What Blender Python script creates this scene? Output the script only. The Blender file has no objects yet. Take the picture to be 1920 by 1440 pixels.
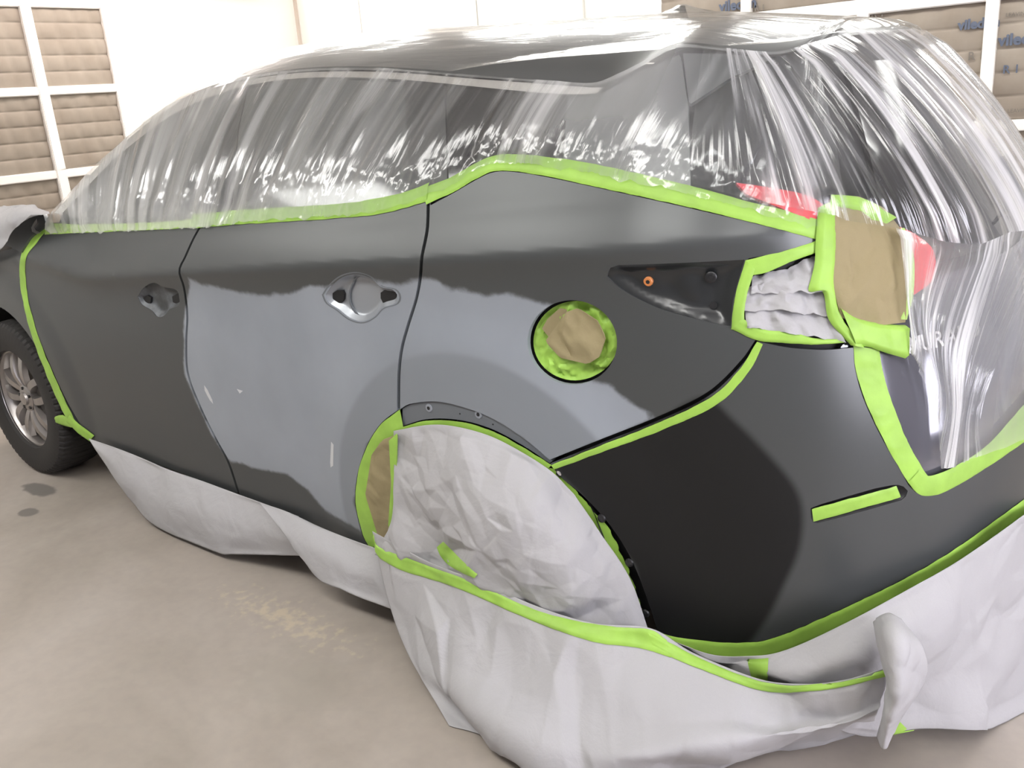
import bpy, math, random
import numpy as np
from mathutils import Vector, noise
from mathutils.bvhtree import BVHTree
from mathutils.geometry import delaunay_2d_cdt

random.seed(7); np.random.seed(7)
scene = bpy.context.scene
C = bpy.context.collection
PI = math.pi

# ------------------------------------------------------------------ camera, exposure, lights
CAM = np.array([1.5905, -2.6298, 1.60]); YAW, PITCH, ROLL, FPX = -0.6852, 0.3095, -0.0757, 1690.6
_f = np.array([math.cos(PITCH)*math.sin(YAW), math.cos(PITCH)*math.cos(YAW), -math.sin(PITCH)])
_r = np.array([math.cos(YAW), -math.sin(YAW), 0.0]); _u = np.cross(_r, _f)
CR = math.cos(ROLL)*_r + math.sin(ROLL)*_u; CU = -math.sin(ROLL)*_r + math.cos(ROLL)*_u; CF = _f
cd = bpy.data.cameras.new('camera'); cam = bpy.data.objects.new('camera', cd); C.objects.link(cam)
from mathutils import Matrix
m = Matrix(((CR[0], CU[0], -CF[0], CAM[0]), (CR[1], CU[1], -CF[1], CAM[1]), (CR[2], CU[2], -CF[2], CAM[2]), (0, 0, 0, 1)))
cam.matrix_world = m
cd.sensor_width = 36; cd.lens = 36*FPX/1920; cd.clip_start = .02; cd.clip_end = 60
scene.camera = cam
scene.view_settings.view_transform = 'Standard'; scene.view_settings.look = 'None'
scene.view_settings.gamma = 1; scene.view_settings.use_curve_mapping = False
scene.view_settings.exposure = 0.15
w = bpy.data.worlds.new('world'); scene.world = w; w.use_nodes = True
w.node_tree.nodes['Background'].inputs[0].default_value = (1, .97, .93, 1)
w.node_tree.nodes['Background'].inputs[1].default_value = .25
ROOM = dict(x0=-5.2, x1=4.2, y0=-4.6, y1=3.05, z1=3.1)
LIGHT_E = 15.0        # strength of the booth's ceiling and wall fixtures

# ------------------------------------------------------------------ pixel <-> world
def ray(p):
    p = np.atleast_2d(np.array(p, float))[:, :2]
    return CF[None] + CR[None]*((p[:, :1]-960)/FPX) - CU[None]*((p[:, 1:]-720)/FPX)
def on_plane(p, axis, val):
    d = ray(p); t = (val - CAM[axis])/d[:, axis]
    return CAM[None] + d*t[:, None]
def project(X):
    d = X - CAM[None]; z = d@CF
    return np.stack([960+FPX*(d@CR)/z, 720-FPX*(d@CU)/z], 1)

# ------------------------------------------------------------------ helpers
def sm(a, b, x):
    t = np.clip((x-a)/(b-a), 0, 1); return t*t*(3-2*t)
def crom(pts, n):                                   # Catmull-Rom through pts (open), n samples uniform in length
    P = np.array(pts, float)
    if len(P) == 2:
        t = np.linspace(0, 1, n)[:, None]; return P[0]*(1-t)+P[1]*t
    Q = np.vstack([2*P[0]-P[1], P, 2*P[-1]-P[-2]]); out = []
    for i in range(len(P)-1):
        p0, p1, p2, p3 = Q[i:i+4]
        t = np.linspace(0, 1, 24, endpoint=False)[:, None]
        out.append(.5*((2*p1)+(p2-p0)*t+(2*p0-5*p1+4*p2-p3)*t**2+(-p0+3*p1-3*p2+p3)*t**3))
    out.append(P[-1:]); out = np.vstack(out)
    s = np.r_[0, np.cumsum(np.linalg.norm(np.diff(out, axis=0), axis=1))]
    q = np.linspace(0, s[-1], n)
    return np.stack([np.interp(q, s, out[:, k]) for k in range(P.shape[1])], 1)
def lin(pts, n):
    P = np.array(pts, float); s = np.r_[0, np.cumsum(np.linalg.norm(np.diff(P, axis=0), axis=1))]
    q = np.linspace(0, s[-1], n)
    return np.stack([np.interp(q, s, P[:, k]) for k in range(P.shape[1])], 1)
def link(name, me, mat, parent=None):
    o = bpy.data.objects.new(name, me); C.objects.link(o)
    if mat is not None:
        for mm in (mat if isinstance(mat, (list, tuple)) else [mat]): me.materials.append(mm)
    if parent is not None: o.parent = parent
    return o
def mesh(name, V, F, mat, parent=None, smooth=True, uv=None, attr=None, angle=None):
    me = bpy.data.meshes.new(name)
    me.from_pydata([tuple(v) for v in np.asarray(V)], [], [tuple(int(i) for i in f) for f in F]); me.update()
    if smooth:
        me.polygons.foreach_set('use_smooth', [True]*len(me.polygons))
        if angle: me.set_sharp_from_angle(angle=math.radians(angle))
    if uv is not None:
        l = me.uv_layers.new(name='UVMap'); idx = np.zeros(len(me.loops), int); me.loops.foreach_get('vertex_index', idx)
        l.data.foreach_set('uv', np.asarray(uv, float)[idx].ravel())
    if attr:
        for k, a in attr.items():
            at_ = me.attributes.new(k, 'FLOAT', 'POINT'); at_.data.foreach_set('value', np.asarray(a, float))
    return link(name, me, mat, parent)
def empty(name, loc=(0, 0, 0)):
    o = bpy.data.objects.new(name, None); C.objects.link(o); o.location = loc; o.empty_display_size = .1; return o
def tag(o, label, cat=None, group=None, kind=None):
    if label: o['label'] = label
    if cat: o['category'] = cat
    if group: o['group'] = group
    if kind: o['kind'] = kind
    return o
def gridf(n, m_, close_m=False):
    F = []
    for i in range(n-1):
        for j in range(m_-1 + (1 if close_m else 0)):
            a = i*m_+j; b = i*m_+(j+1) % m_
            F.append((a, b, b+m_, a+m_))
    return F
class MB:
    def __init__(s): s.V = []; s.F = []
    def add(s, V, F):
        k = len(s.V); s.V += [tuple(v) for v in V]; s.F += [tuple(i+k for i in f) for f in F]; return s
    def box(s, c, d, R=None):
        V = np.array([(x, y, z) for x in (-.5, .5) for y in (-.5, .5) for z in (-.5, .5)])*np.array(d)
        if R is not None: V = V@np.array(R).T
        return s.add(V+np.array(c), [(0, 1, 3, 2), (4, 6, 7, 5), (0, 4, 5, 1), (2, 3, 7, 6), (0, 2, 6, 4), (1, 5, 7, 3)])
    def bevbox(s, c, d, b):
        import bmesh
        bm = bmesh.new(); bmesh.ops.create_cube(bm, size=1)
        for v in bm.verts: v.co = Vector((v.co.x*d[0], v.co.y*d[1], v.co.z*d[2]))
        bmesh.ops.bevel(bm, geom=bm.edges[:], offset=b, segments=2, affect='EDGES')
        bm.verts.ensure_lookup_table()
        s.add([tuple(np.array(v.co)+np.array(c)) for v in bm.verts], [tuple(v.index for v in f.verts) for f in bm.faces]); bm.free(); return s
    def tube(s, P, r, n=10):
        P = np.array(P, float); T = np.gradient(P, axis=0); T /= np.linalg.norm(T, axis=1)[:, None]+1e-9
        r = np.broadcast_to(np.asarray(r, float), (len(P),)); V = []
        a = np.array([0, 0, 1.]) if abs(T[0][2]) < .9 else np.array([1., 0, 0])
        for i in range(len(P)):
            e = np.cross(T[i], a); e /= np.linalg.norm(e)+1e-9; g = np.cross(T[i], e)
            for k in range(n):
                q = 2*PI*k/n; V.append(P[i]+r[i]*(math.cos(q)*e+math.sin(q)*g))
        F = gridf(len(P), n, True); F.append(tuple(range(n))[::-1]); F.append(tuple((len(P)-1)*n+k for k in range(n)))
        return s.add(V, F)
    def build(s, name, mat, parent=None, smooth=False, angle=35):
        return mesh(name, s.V, s.F, mat, parent, smooth, angle=angle if smooth else None)
def nz(P, sc, seed=0.0):                            # perlin at points
    o = Vector((seed*13.7, seed*7.1, seed*3.3))
    return np.array([noise.noise(Vector((float(p[0])*sc[0], float(p[1])*sc[1], float(p[2])*sc[2] if len(p) > 2 else 0.0))+o) for p in P])
def ridged(P, sc, seed=0.0): return 1-2*np.abs(nz(P, sc, seed))
def vnorm(V, n, m_):                                # normals of a grid
    G = V.reshape(n, m_, 3); a = np.gradient(G, axis=0); b = np.gradient(G, axis=1)
    N = np.cross(a, b).reshape(-1, 3); N /= np.linalg.norm(N, axis=1)[:, None]+1e-12
    return N

# ------------------------------------------------------------------ materials
def mat(name, col, rough=.5, metal=0, spec=.5, coat=0, coatr=.1, bump=None, emis=None, trans=None):
    M = bpy.data.materials.new(name); M.use_nodes = True; nt = M.node_tree; b = nt.nodes['Principled BSDF']
    b.inputs['Base Color'].default_value = (*col, 1); b.inputs['Roughness'].default_value = rough
    b.inputs['Metallic'].default_value = metal; b.inputs['Specular IOR Level'].default_value = spec
    b.inputs['Coat Weight'].default_value = coat; b.inputs['Coat Roughness'].default_value = coatr
    if emis: b.inputs['Emission Color'].default_value = (*emis[0], 1); b.inputs['Emission Strength'].default_value = emis[1]
    if bump:
        t = nt.nodes.new('ShaderNodeTexNoise'); t.inputs['Scale'].default_value = bump[0]; t.inputs['Detail'].default_value = 4
        c = nt.nodes.new('ShaderNodeTexCoord'); nt.links.new(c.outputs['Object'], t.inputs['Vector'])
        bn = nt.nodes.new('ShaderNodeBump'); bn.inputs['Strength'].default_value = bump[1]; bn.inputs['Distance'].default_value = bump[2]
        nt.links.new(t.outputs['Fac'], bn.inputs['Height']); nt.links.new(bn.outputs[0], b.inputs['Normal'])
    return M
def nd(nt, typ, **kw):
    n = nt.nodes.new(typ)
    for k, v in kw.items():
        if k in n.inputs: n.inputs[k].default_value = v
        else: setattr(n, k, v)
    return n
def ramp(nt, src, stops):
    r = nt.nodes.new('ShaderNodeValToRGB'); e = r.color_ramp.elements
    while len(e) < len(stops): e.new(.5)
    for i, (p, c) in enumerate(stops):
        e[i].position = p; e[i].color = (*c, 1) if len(c) == 3 else c
    nt.links.new(src, r.inputs[0]); return r

def paint_material(name, col, rough, primer=(.27, .295, .33)):
    M = mat(name, col, rough, .25, .5); nt = M.node_tree; b = nt.nodes['Principled BSDF']; L = nt.links.new
    at_ = nd(nt, 'ShaderNodeAttribute', attribute_name='primer'); co = nd(nt, 'ShaderNodeTexCoord')
    n1 = nd(nt, 'ShaderNodeTexNoise', Scale=9.0, Detail=6.0, Roughness=.6); L(co.outputs['Object'], n1.inputs['Vector'])
    mul = nd(nt, 'ShaderNodeMath', operation='MULTIPLY_ADD'); L(n1.outputs['Fac'], mul.inputs[0]); mul.inputs[1].default_value = .05; mul.inputs[2].default_value = -.025
    add = nd(nt, 'ShaderNodeMath', operation='ADD'); L(at_.outputs['Fac'], add.inputs[0]); L(mul.outputs[0], add.inputs[1])
    mr = nd(nt, 'ShaderNodeMapRange', interpolation_type='SMOOTHSTEP'); mr.inputs['From Min'].default_value = -.006; mr.inputs['From Max'].default_value = .012
    L(add.outputs[0], mr.inputs['Value'])
    n2 = nd(nt, 'ShaderNodeTexNoise', Scale=2.5, Detail=4.0); L(co.outputs['Object'], n2.inputs['Vector'])
    pr = ramp(nt, n2.outputs['Fac'], [(.3, tuple(c*.88 for c in primer)), (.7, tuple(c*1.1 for c in primer))])
    ab = nd(nt, 'ShaderNodeAttribute', attribute_name='band')          # darker primer tone round the wheel opening
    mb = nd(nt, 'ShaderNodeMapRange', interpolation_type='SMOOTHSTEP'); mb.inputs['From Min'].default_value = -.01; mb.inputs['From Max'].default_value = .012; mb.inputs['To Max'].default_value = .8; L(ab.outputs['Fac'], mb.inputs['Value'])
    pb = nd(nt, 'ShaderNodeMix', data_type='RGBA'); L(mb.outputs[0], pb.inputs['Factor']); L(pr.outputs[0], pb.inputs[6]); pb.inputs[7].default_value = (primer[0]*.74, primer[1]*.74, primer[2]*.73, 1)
    mx = nd(nt, 'ShaderNodeMix', data_type='RGBA'); L(mr.outputs[0], mx.inputs['Factor']); mx.inputs[6].default_value = (*col, 1); L(pb.outputs[2], mx.inputs[7])
    # near-black, rougher area with a soft edge
    a2 = nd(nt, 'ShaderNodeAttribute', attribute_name='black_area')
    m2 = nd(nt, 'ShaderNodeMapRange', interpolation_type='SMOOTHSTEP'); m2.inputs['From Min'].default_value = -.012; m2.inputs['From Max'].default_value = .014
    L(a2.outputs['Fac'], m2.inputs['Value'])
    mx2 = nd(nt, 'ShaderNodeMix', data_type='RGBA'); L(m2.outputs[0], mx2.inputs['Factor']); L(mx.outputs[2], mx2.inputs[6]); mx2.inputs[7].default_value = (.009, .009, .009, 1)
    L(mx2.outputs[2], b.inputs['Base Color'])
    rr = nd(nt, 'ShaderNodeMix', data_type='FLOAT'); L(mr.outputs[0], rr.inputs['Factor']); rr.inputs[2].default_value = rough; rr.inputs[3].default_value = .42
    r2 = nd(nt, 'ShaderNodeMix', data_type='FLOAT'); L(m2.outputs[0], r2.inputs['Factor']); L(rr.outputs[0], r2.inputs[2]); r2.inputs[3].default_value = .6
    L(r2.outputs[0], b.inputs['Roughness'])
    mm = nd(nt, 'ShaderNodeMath', operation='SUBTRACT'); mm.inputs[0].default_value = 1; L(mr.outputs[0], mm.inputs[1])
    m3 = nd(nt, 'ShaderNodeMath', operation='MULTIPLY'); L(mm.outputs[0], m3.inputs[0]); m3.inputs[1].default_value = .3; L(m3.outputs[0], b.inputs['Metallic'])
    bn = nd(nt, 'ShaderNodeBump'); bn.inputs['Strength'].default_value = .03; bn.inputs['Distance'].default_value = .001
    n4 = nd(nt, 'ShaderNodeTexNoise', Scale=700.0); L(co.outputs['Object'], n4.inputs['Vector']); L(n4.outputs['Fac'], bn.inputs['Height']); L(bn.outputs[0], b.inputs['Normal'])
    return M
M_paint = paint_material('sanded charcoal paint', (.074, .079, .080), .36)
M_gloss = mat('glossy grey tailgate paint', (.13, .13, .155), .12, .4, .5, coat=.8, coatr=.05)
M_roofp = mat('dark grey roof paint', (.10, .105, .105), .36, .35, .5, coat=.2, coatr=.2)
M_shell = mat('bare black body shell', (.006, .006, .007), .6)
M_black = mat('black plastic', (.012, .012, .013), .4)
M_recess = mat('satin black lamp recess', (.02, .022, .023), .22, .1, .6)
M_glass = mat('tinted window glass', (.09, .095, .095), .09, .0, .8)
M_darkglass = mat('dark privacy glass', (.012, .012, .013), .08, 0, .6)
M_chrome = mat('brushed chrome trim', (.75, .74, .72), .22, 1.0)
M_rim = mat('silver alloy', (.36, .34, .33), .33, .85)
M_tyre = mat('black rubber', (.022, .020, .019), .75, bump=(120, .3, .002))
M_red = mat('red lamp lens', (.75, .03, .05), .12, 0, .6, coat=.5)
M_orange = mat('orange plastic grommet', (.55, .2, .06), .4)
M_flange = mat('primed arch flange', (.14, .155, .17), .38, .1)
M_prime = mat('grey primer metal', (.25, .27, .30), .4)
M_bare = mat('scratched handle cup primer', (.30, .32, .345), .3, .3)

def tape_mat(name, col, trans=.25):
    M = mat(name, col, .5, 0, .4); nt = M.node_tree; b = nt.nodes['Principled BSDF']; L = nt.links.new
    co = nd(nt, 'ShaderNodeTexCoord'); n = nd(nt, 'ShaderNodeTexNoise', Scale=14.0, Detail=4.0); L(co.outputs['Object'], n.inputs['Vector'])
    r = ramp(nt, n.outputs['Fac'], [(.3, tuple(c*.86 for c in col)), (.7, tuple(min(1, c*1.1) for c in col))]); L(r.outputs[0], b.inputs['Base Color'])
    n2 = nd(nt, 'ShaderNodeTexNoise', Scale=240.0, Detail=3.0); L(co.outputs['Object'], n2.inputs['Vector'])
    bn = nd(nt, 'ShaderNodeBump'); bn.inputs['Strength'].default_value = .15; bn.inputs['Distance'].default_value = .001
    L(n2.outputs['Fac'], bn.inputs['Height']); L(bn.outputs[0], b.inputs['Normal'])
    return M
M_tape = tape_mat('green masking tape', (.315, .54, .085))
M_tape2 = tape_mat('pale green masking tape', (.46, .68, .18))
def paper_mat(name, col, sc=2.2):
    M = mat(name, col, .75, 0, .2); nt = M.node_tree; b = nt.nodes['Principled BSDF']; L = nt.links.new
    co = nd(nt, 'ShaderNodeTexCoord')
    n2 = nd(nt, 'ShaderNodeTexNoise', Scale=160.0, Detail=5.0); L(co.outputs['Object'], n2.inputs['Vector'])
    bn = nd(nt, 'ShaderNodeBump'); bn.inputs['Strength'].default_value = .2; bn.inputs['Distance'].default_value = .001
    v = nd(nt, 'ShaderNodeTexNoise', Scale=9.0, Detail=5.0, Distortion=.6); L(co.outputs['Object'], v.inputs['Vector'])
    b2 = nd(nt, 'ShaderNodeBump'); b2.inputs['Strength'].default_value = .35; b2.inputs['Distance'].default_value = .02
    L(v.outputs['Fac'], b2.inputs['Height']); L(b2.outputs[0], bn.inputs['Normal'])
    L(n2.outputs['Fac'], bn.inputs['Height']); L(bn.outputs[0], b.inputs['Normal'])
    n = nd(nt, 'ShaderNodeTexNoise', Scale=900.0, Detail=2.0); L(co.outputs['Object'], n.inputs['Vector'])
    r = ramp(nt, n.outputs['Fac'], [(.3, tuple(c*.93 for c in col)), (.7, col)]); L(r.outputs[0], b.inputs['Base Color'])
    # thin paper lets some light through
    tr = nd(nt, 'ShaderNodeBsdfTranslucent'); L(r.outputs[0], tr.inputs['Color'])
    ms = nd(nt, 'ShaderNodeMixShader'); ms.inputs[0].default_value = .15
    out = nt.nodes['Material Output']; L(b.outputs[0], ms.inputs[1]); L(tr.outputs[0], ms.inputs[2]); L(ms.outputs[0], out.inputs['Surface'])
    return M
M_paper = paper_mat('white masking paper', (.50, .495, .505))
M_kraft = paper_mat('brown kraft paper', (.36, .30, .17))
def film_mat(name, base, amp, su, sv, seed=0.0, lo=.24, hi=.46):
    """thin clear plastic sheet: clear where single, milky at overlapping folds and where haze is painted in"""
    M = bpy.data.materials.new(name); M.use_nodes = True; nt = M.node_tree; nt.nodes.clear(); L = nt.links.new
    out = nd(nt, 'ShaderNodeOutputMaterial'); uv = nd(nt, 'ShaderNodeUVMap', uv_map='UVMap')
    mp = nd(nt, 'ShaderNodeMapping'); mp.inputs['Scale'].default_value = (su, sv, 1); mp.inputs['Location'].default_value = (seed, seed*.7, 0); L(uv.outputs[0], mp.inputs[0])
    n1 = nd(nt, 'ShaderNodeTexNoise', Scale=1.0, Detail=5.0, Roughness=.6, Distortion=.25); L(mp.outputs[0], n1.inputs['Vector'])
    mp2 = nd(nt, 'ShaderNodeMapping'); mp2.inputs['Scale'].default_value = (su*.22, sv*1.6, 1); L(uv.outputs[0], mp2.inputs[0])
    n2 = nd(nt, 'ShaderNodeTexNoise', Scale=1.0, Detail=3.0); L(mp2.outputs[0], n2.inputs['Vector'])
    cl = nd(nt, 'ShaderNodeAttribute', attribute_name='haze')
    mu = nd(nt, 'ShaderNodeMath', operation='MULTIPLY'); L(n1.outputs['Fac'], mu.inputs[0]); L(n2.outputs['Fac'], mu.inputs[1])
    mr = nd(nt, 'ShaderNodeMapRange', interpolation_type='SMOOTHSTEP'); mr.inputs['From Min'].default_value = lo; mr.inputs['From Max'].default_value = hi
    mr.inputs['To Min'].default_value = base; mr.inputs['To Max'].default_value = base+amp; L(mu.outputs[0], mr.inputs['Value'])
    bn = nd(nt, 'ShaderNodeBump'); bn.inputs['Strength'].default_value = .5; bn.inputs['Distance'].default_value = .006; L(n1.outputs['Fac'], bn.inputs['Height'])
    tr = nd(nt, 'ShaderNodeBsdfTransparent'); tr.inputs[0].default_value = (.96, .97, .97, 1)
    df = nd(nt, 'ShaderNodeBsdfDiffuse'); df.inputs[0].default_value = (.82, .82, .82, 1); L(bn.outputs[0], df.inputs['Normal'])
    tl = nd(nt, 'ShaderNodeBsdfTranslucent'); tl.inputs[0].default_value = (.82, .82, .82, 1); L(bn.outputs[0], tl.inputs['Normal'])
    gl = nd(nt, 'ShaderNodeBsdfGlossy', Roughness=.14); gl.inputs[0].default_value = (.95, .95, .95, 1); L(bn.outputs[0], gl.inputs['Normal'])
    m0 = nd(nt, 'ShaderNodeMixShader'); m0.inputs[0].default_value = .35; L(df.outputs[0], m0.inputs[1]); L(tl.outputs[0], m0.inputs[2])
    ca = nd(nt, 'ShaderNodeMath', operation='ADD', use_clamp=True); L(mr.outputs[0], ca.inputs[0]); L(cl.outputs['Fac'], ca.inputs[1])
    m1 = nd(nt, 'ShaderNodeMixShader'); L(ca.outputs[0], m1.inputs[0]); L(tr.outputs[0], m1.inputs[1]); L(m0.outputs[0], m1.inputs[2])
    fr0 = nd(nt, 'ShaderNodeLayerWeight', Blend=.5); L(bn.outputs[0], fr0.inputs['Normal'])
    fr = nd(nt, 'ShaderNodeMath', operation='POWER'); L(fr0.outputs['Facing'], fr.inputs[0]); fr.inputs[1].default_value = 3.5
    fm = nd(nt, 'ShaderNodeMath', operation='MULTIPLY_ADD', use_clamp=True); L(fr.outputs[0], fm.inputs[0]); fm.inputs[1].default_value = .75; fm.inputs[2].default_value = .05
    m2 = nd(nt, 'ShaderNodeMixShader'); L(fm.outputs[0], m2.inputs[0]); L(m1.outputs[0], m2.inputs[1]); L(gl.outputs[0], m2.inputs[2])
    L(m2.outputs[0], out.inputs['Surface'])
    return M
M_film = film_mat('clear masking film', .05, .45, 22, 1.3)
M_film_roof = film_mat('tight clear masking film', .03, .10, 20, 5, 3)
M_film_rear = film_mat('gathered masking film', .02, .85, 20, .3, 5, .235, .36)

# ------------------------------------------------------------------ room
def concrete():
    M = mat('worn concrete', (.5, .45, .4), .55, 0, .35); nt = M.node_tree; b = nt.nodes['Principled BSDF']; L = nt.links.new
    co = nd(nt, 'ShaderNodeTexCoord')
    n = nd(nt, 'ShaderNodeTexNoise', Scale=1.1, Detail=8.0, Roughness=.55, Distortion=.6); L(co.outputs['Object'], n.inputs['Vector'])
    r = ramp(nt, n.outputs['Fac'], [(.28, (.29, .255, .22)), (.48, (.36, .32, .28)), (.72, (.43, .39, .35))])
    n2 = nd(nt, 'ShaderNodeTexNoise', Scale=26.0, Detail=6.0); L(co.outputs['Object'], n2.inputs['Vector'])
    r2 = ramp(nt, n2.outputs['Fac'], [(.35, (.95, .95, .95)), (.6, (1.02, 1.01, 1.0))])
    mx = nd(nt, 'ShaderNodeMix', data_type='RGBA', blend_type='MULTIPLY'); mx.inputs['Factor'].default_value = .7; L(r.outputs[0], mx.inputs[6]); L(r2.outputs[0], mx.inputs[7])
    # stains: (x, y, radius x, radius y, colour, crumbly)
    src = mx.outputs[2]
    for (sx, sy, rx, ry, colr, amt, br) in [(-2.64, -1.01, .14, .055, (.14, .13, .12), .85, .15), (-2.42, -1.16, .06, .045, (.14, .13, .12), .8, .15),
                                            (-.72, -1.10, .38, .10, (.60, .50, .33), .4, 2.2), (-.42, -1.32, .28, .2, (.30, .27, .23), .4, .9),
                                            (-.25, -1.9, .25, .2, (.34, .32, .26), .35, .9), (-1.6, -2.3, .5, .5, (.58, .38, .34), .35, .8)]:
        sp = nd(nt, 'ShaderNodeMapping'); sp.vector_type = 'POINT'
        sp.inputs['Location'].default_value = (-sx/rx, -sy/ry, 0); sp.inputs['Scale'].default_value = (1/rx, 1/ry, 0); L(co.outputs['Object'], sp.inputs[0])
        ln = nd(nt, 'ShaderNodeVectorMath', operation='LENGTH'); L(sp.outputs[0], ln.inputs[0])
        nn = nd(nt, 'ShaderNodeTexNoise', Scale=14.0 if br < 2 else 30.0, Detail=6.0); L(co.outputs['Object'], nn.inputs['Vector'])
        ad = nd(nt, 'ShaderNodeMath', operation='MULTIPLY_ADD'); L(nn.outputs['Fac'], ad.inputs[0]); ad.inputs[1].default_value = 1.6*br+.4; L(ln.outputs['Value'], ad.inputs[2])
        mr = nd(nt, 'ShaderNodeMapRange', interpolation_type='SMOOTHSTEP'); k = .5*(1.6*br+.4)
        mr.inputs['From Min'].default_value = 1.05+k*.9; mr.inputs['From Max'].default_value = .8+k*.9-br*.4; mr.inputs['To Max'].default_value = amt
        L(ad.outputs[0], mr.inputs['Value'])
        mm = nd(nt, 'ShaderNodeMix', data_type='RGBA'); L(mr.outputs[0], mm.inputs['Factor']); L(src, mm.inputs[6]); mm.inputs[7].default_value = (*colr, 1); src = mm.outputs[2]
    L(src, b.inputs['Base Color'])
    bn = nd(nt, 'ShaderNodeBump'); bn.inputs['Strength'].default_value = .15; bn.inputs['Distance'].default_value = .004; L(n2.outputs['Fac'], bn.inputs['Height']); L(bn.outputs[0], b.inputs['Normal'])
    return M
M_floor = concrete()
M_wall = mat('white booth wall', (.70, .69, .65), .45, 0, .3, bump=(3, .1, .01))
M_ceil = mat('white booth ceiling', (.82, .81, .79), .6)
M_frame = mat('white filter frame', (.86, .83, .79), .4)
M_light = mat('lamp diffuser', (1, 1, 1), .5, emis=((1, .985, .95), LIGHT_E))
M_light_w = mat('warm lamp diffuser', (1, 1, 1), .5, emis=((1, .90, .84), LIGHT_E*2.6))
M_light_w2 = mat('added warm diffuser', (1, 1, 1), .5, emis=((1, .90, .85), LIGHT_E*1.0))
M_light_c = mat('cool lamp diffuser', (1, 1, 1), .5, emis=((.90, .88, 1.0), LIGHT_E*1.0))
def filter_mat():
    M = mat('tan filter board', (.36, .32, .27), .85, 0, .1); nt = M.node_tree; b = nt.nodes['Principled BSDF']; L = nt.links.new
    co = nd(nt, 'ShaderNodeTexCoord'); n = nd(nt, 'ShaderNodeTexNoise', Scale=4.0, Detail=6.0, Roughness=.6); L(co.outputs['Object'], n.inputs['Vector'])
    r = ramp(nt, n.outputs['Fac'], [(.3, (.26, .22, .18)), (.7, (.32, .28, .235))]); L(r.outputs[0], b.inputs['Base Color'])
    return M
M_filter = filter_mat()
M_ink = mat('blue grey print', (.10, .12, .17), .8)
M_ink2 = mat('grey print', (.17, .15, .13), .8)
R_ = ROOM
def slab(name, c, d, mt, label=None):
    o = MB().box(c, d).build(name, mt); tag(o, label, kind='structure'); return o
cx, cy = (R_['x0']+R_['x1'])/2, (R_['y0']+R_['y1'])/2; lx, ly = R_['x1']-R_['x0'], R_['y1']-R_['y0']
slab('floor', (cx, cy, -.05), (lx+.4, ly+.4, .1), M_floor)
slab('ceiling', (cx, cy, R_['z1']+.05), (lx+.4, ly+.4, .1), M_ceil)
slab('wall_front', (R_['x0']-.05, cy, R_['z1']/2), (.1, ly, R_['z1']), M_wall)
M_wall2 = mat('grey booth door wall', (.30, .30, .31), .6)
slab('wall_back', (R_['x1']+.05, cy, R_['z1']/2), (.1, ly, R_['z1']), M_wall2)
slab('wall_far', (cx, R_['y1']+.05, R_['z1']/2), (lx, .1, R_['z1']), M_wall)
slab('wall_near', (cx, R_['y0']-.05, R_['z1']/2), (lx, .1, R_['z1']), M_wall2)
# panel seams on the plain far wall
def xfar(px): return on_plane([(px, 40)], 1, R_['y1'])[0][0]
for i, px in enumerate((676, 895, 1096)):
    slab('trim_%d' % (i+1), (xfar(px), R_['y1']-.004, R_['z1']/2), (.012, .008, R_['z1']), mat('grey seam sealant', (.55, .53, .49), .6))
slab('trim_4', (R_['x0']+.012, R_['y1']-.012, R_['z1']/2), (.024, .024, R_['z1']), mat('stained corner sealant', (.50, .44, .38), .6))
slab('trim_5', (xfar(1238), R_['y1']-.015, R_['z1']/2), (.05, .03, R_['z1']), M_frame)

def bulged(axis, plane, a0, a1, z0, z1, out, folds, seed):
    """filter board sheet: pleats pushed outward between its horizontal fold lines"""
    n, m_ = 91, 40; V = []
    for i in range(n):
        z = z0+(z1-z0)*i/(n-1)
        for j in range(m_):
            a = a0+(a1-a0)*j/(m_-1); t = (z-z0)/(z1-z0)*folds; fr = t-math.floor(t)
            pin = .35+.65*abs(math.sin(PI*(j/(m_-1)*4+.1*seed)))
            d = .013*max(0, math.sin(PI*fr))**.45*pin + .004*noise.noise(Vector((a*6, z*8, seed)))
            V.append((plane+out*(d+.004), a, z) if axis == 0 else (a, plane+out*(d+.004), z))
    return V, gridf(n, m_)
def text_mesh(name, body, size, loc, axis, mt, parent, bold=0):
    cu = bpy.data.curves.new('t', 'FONT'); cu.body = body; cu.size = size; cu.extrude = .0006; cu.offset = bold; cu.resolution_u = 3
    t = bpy.data.objects.new('t', cu); C.objects.link(t); bpy.context.view_layer.update()
    me = bpy.data.meshes.new_from_object(t.evaluated_get(bpy.context.evaluated_depsgraph_get()))
    bpy.data.objects.remove(t); me.name = name; me.materials.clear()
    for v in me.vertices:
        x, y, z = v.co
        v.co = (loc[0]+x, loc[1]-z, loc[2]+y) if axis == 1 else ((loc[0]+z, loc[1]+x, loc[2]+y) if axis == 0 else (x, y, z))
    return link(name, me, mt, parent)
def filter_thing(axis, plane, a0, a1, z0, z1, out, folds, label, seed, group):
    V, F = bulged(axis, plane, a0, a1, z0, z1, out, folds, seed)
    par = bank if axis == 0 else bank2; o = mesh('filter_panel', V, F, M_filter, None); o.parent = par; o.matrix_parent_inverse = Matrix.Translation(-Vector(par.location)); return o
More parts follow.
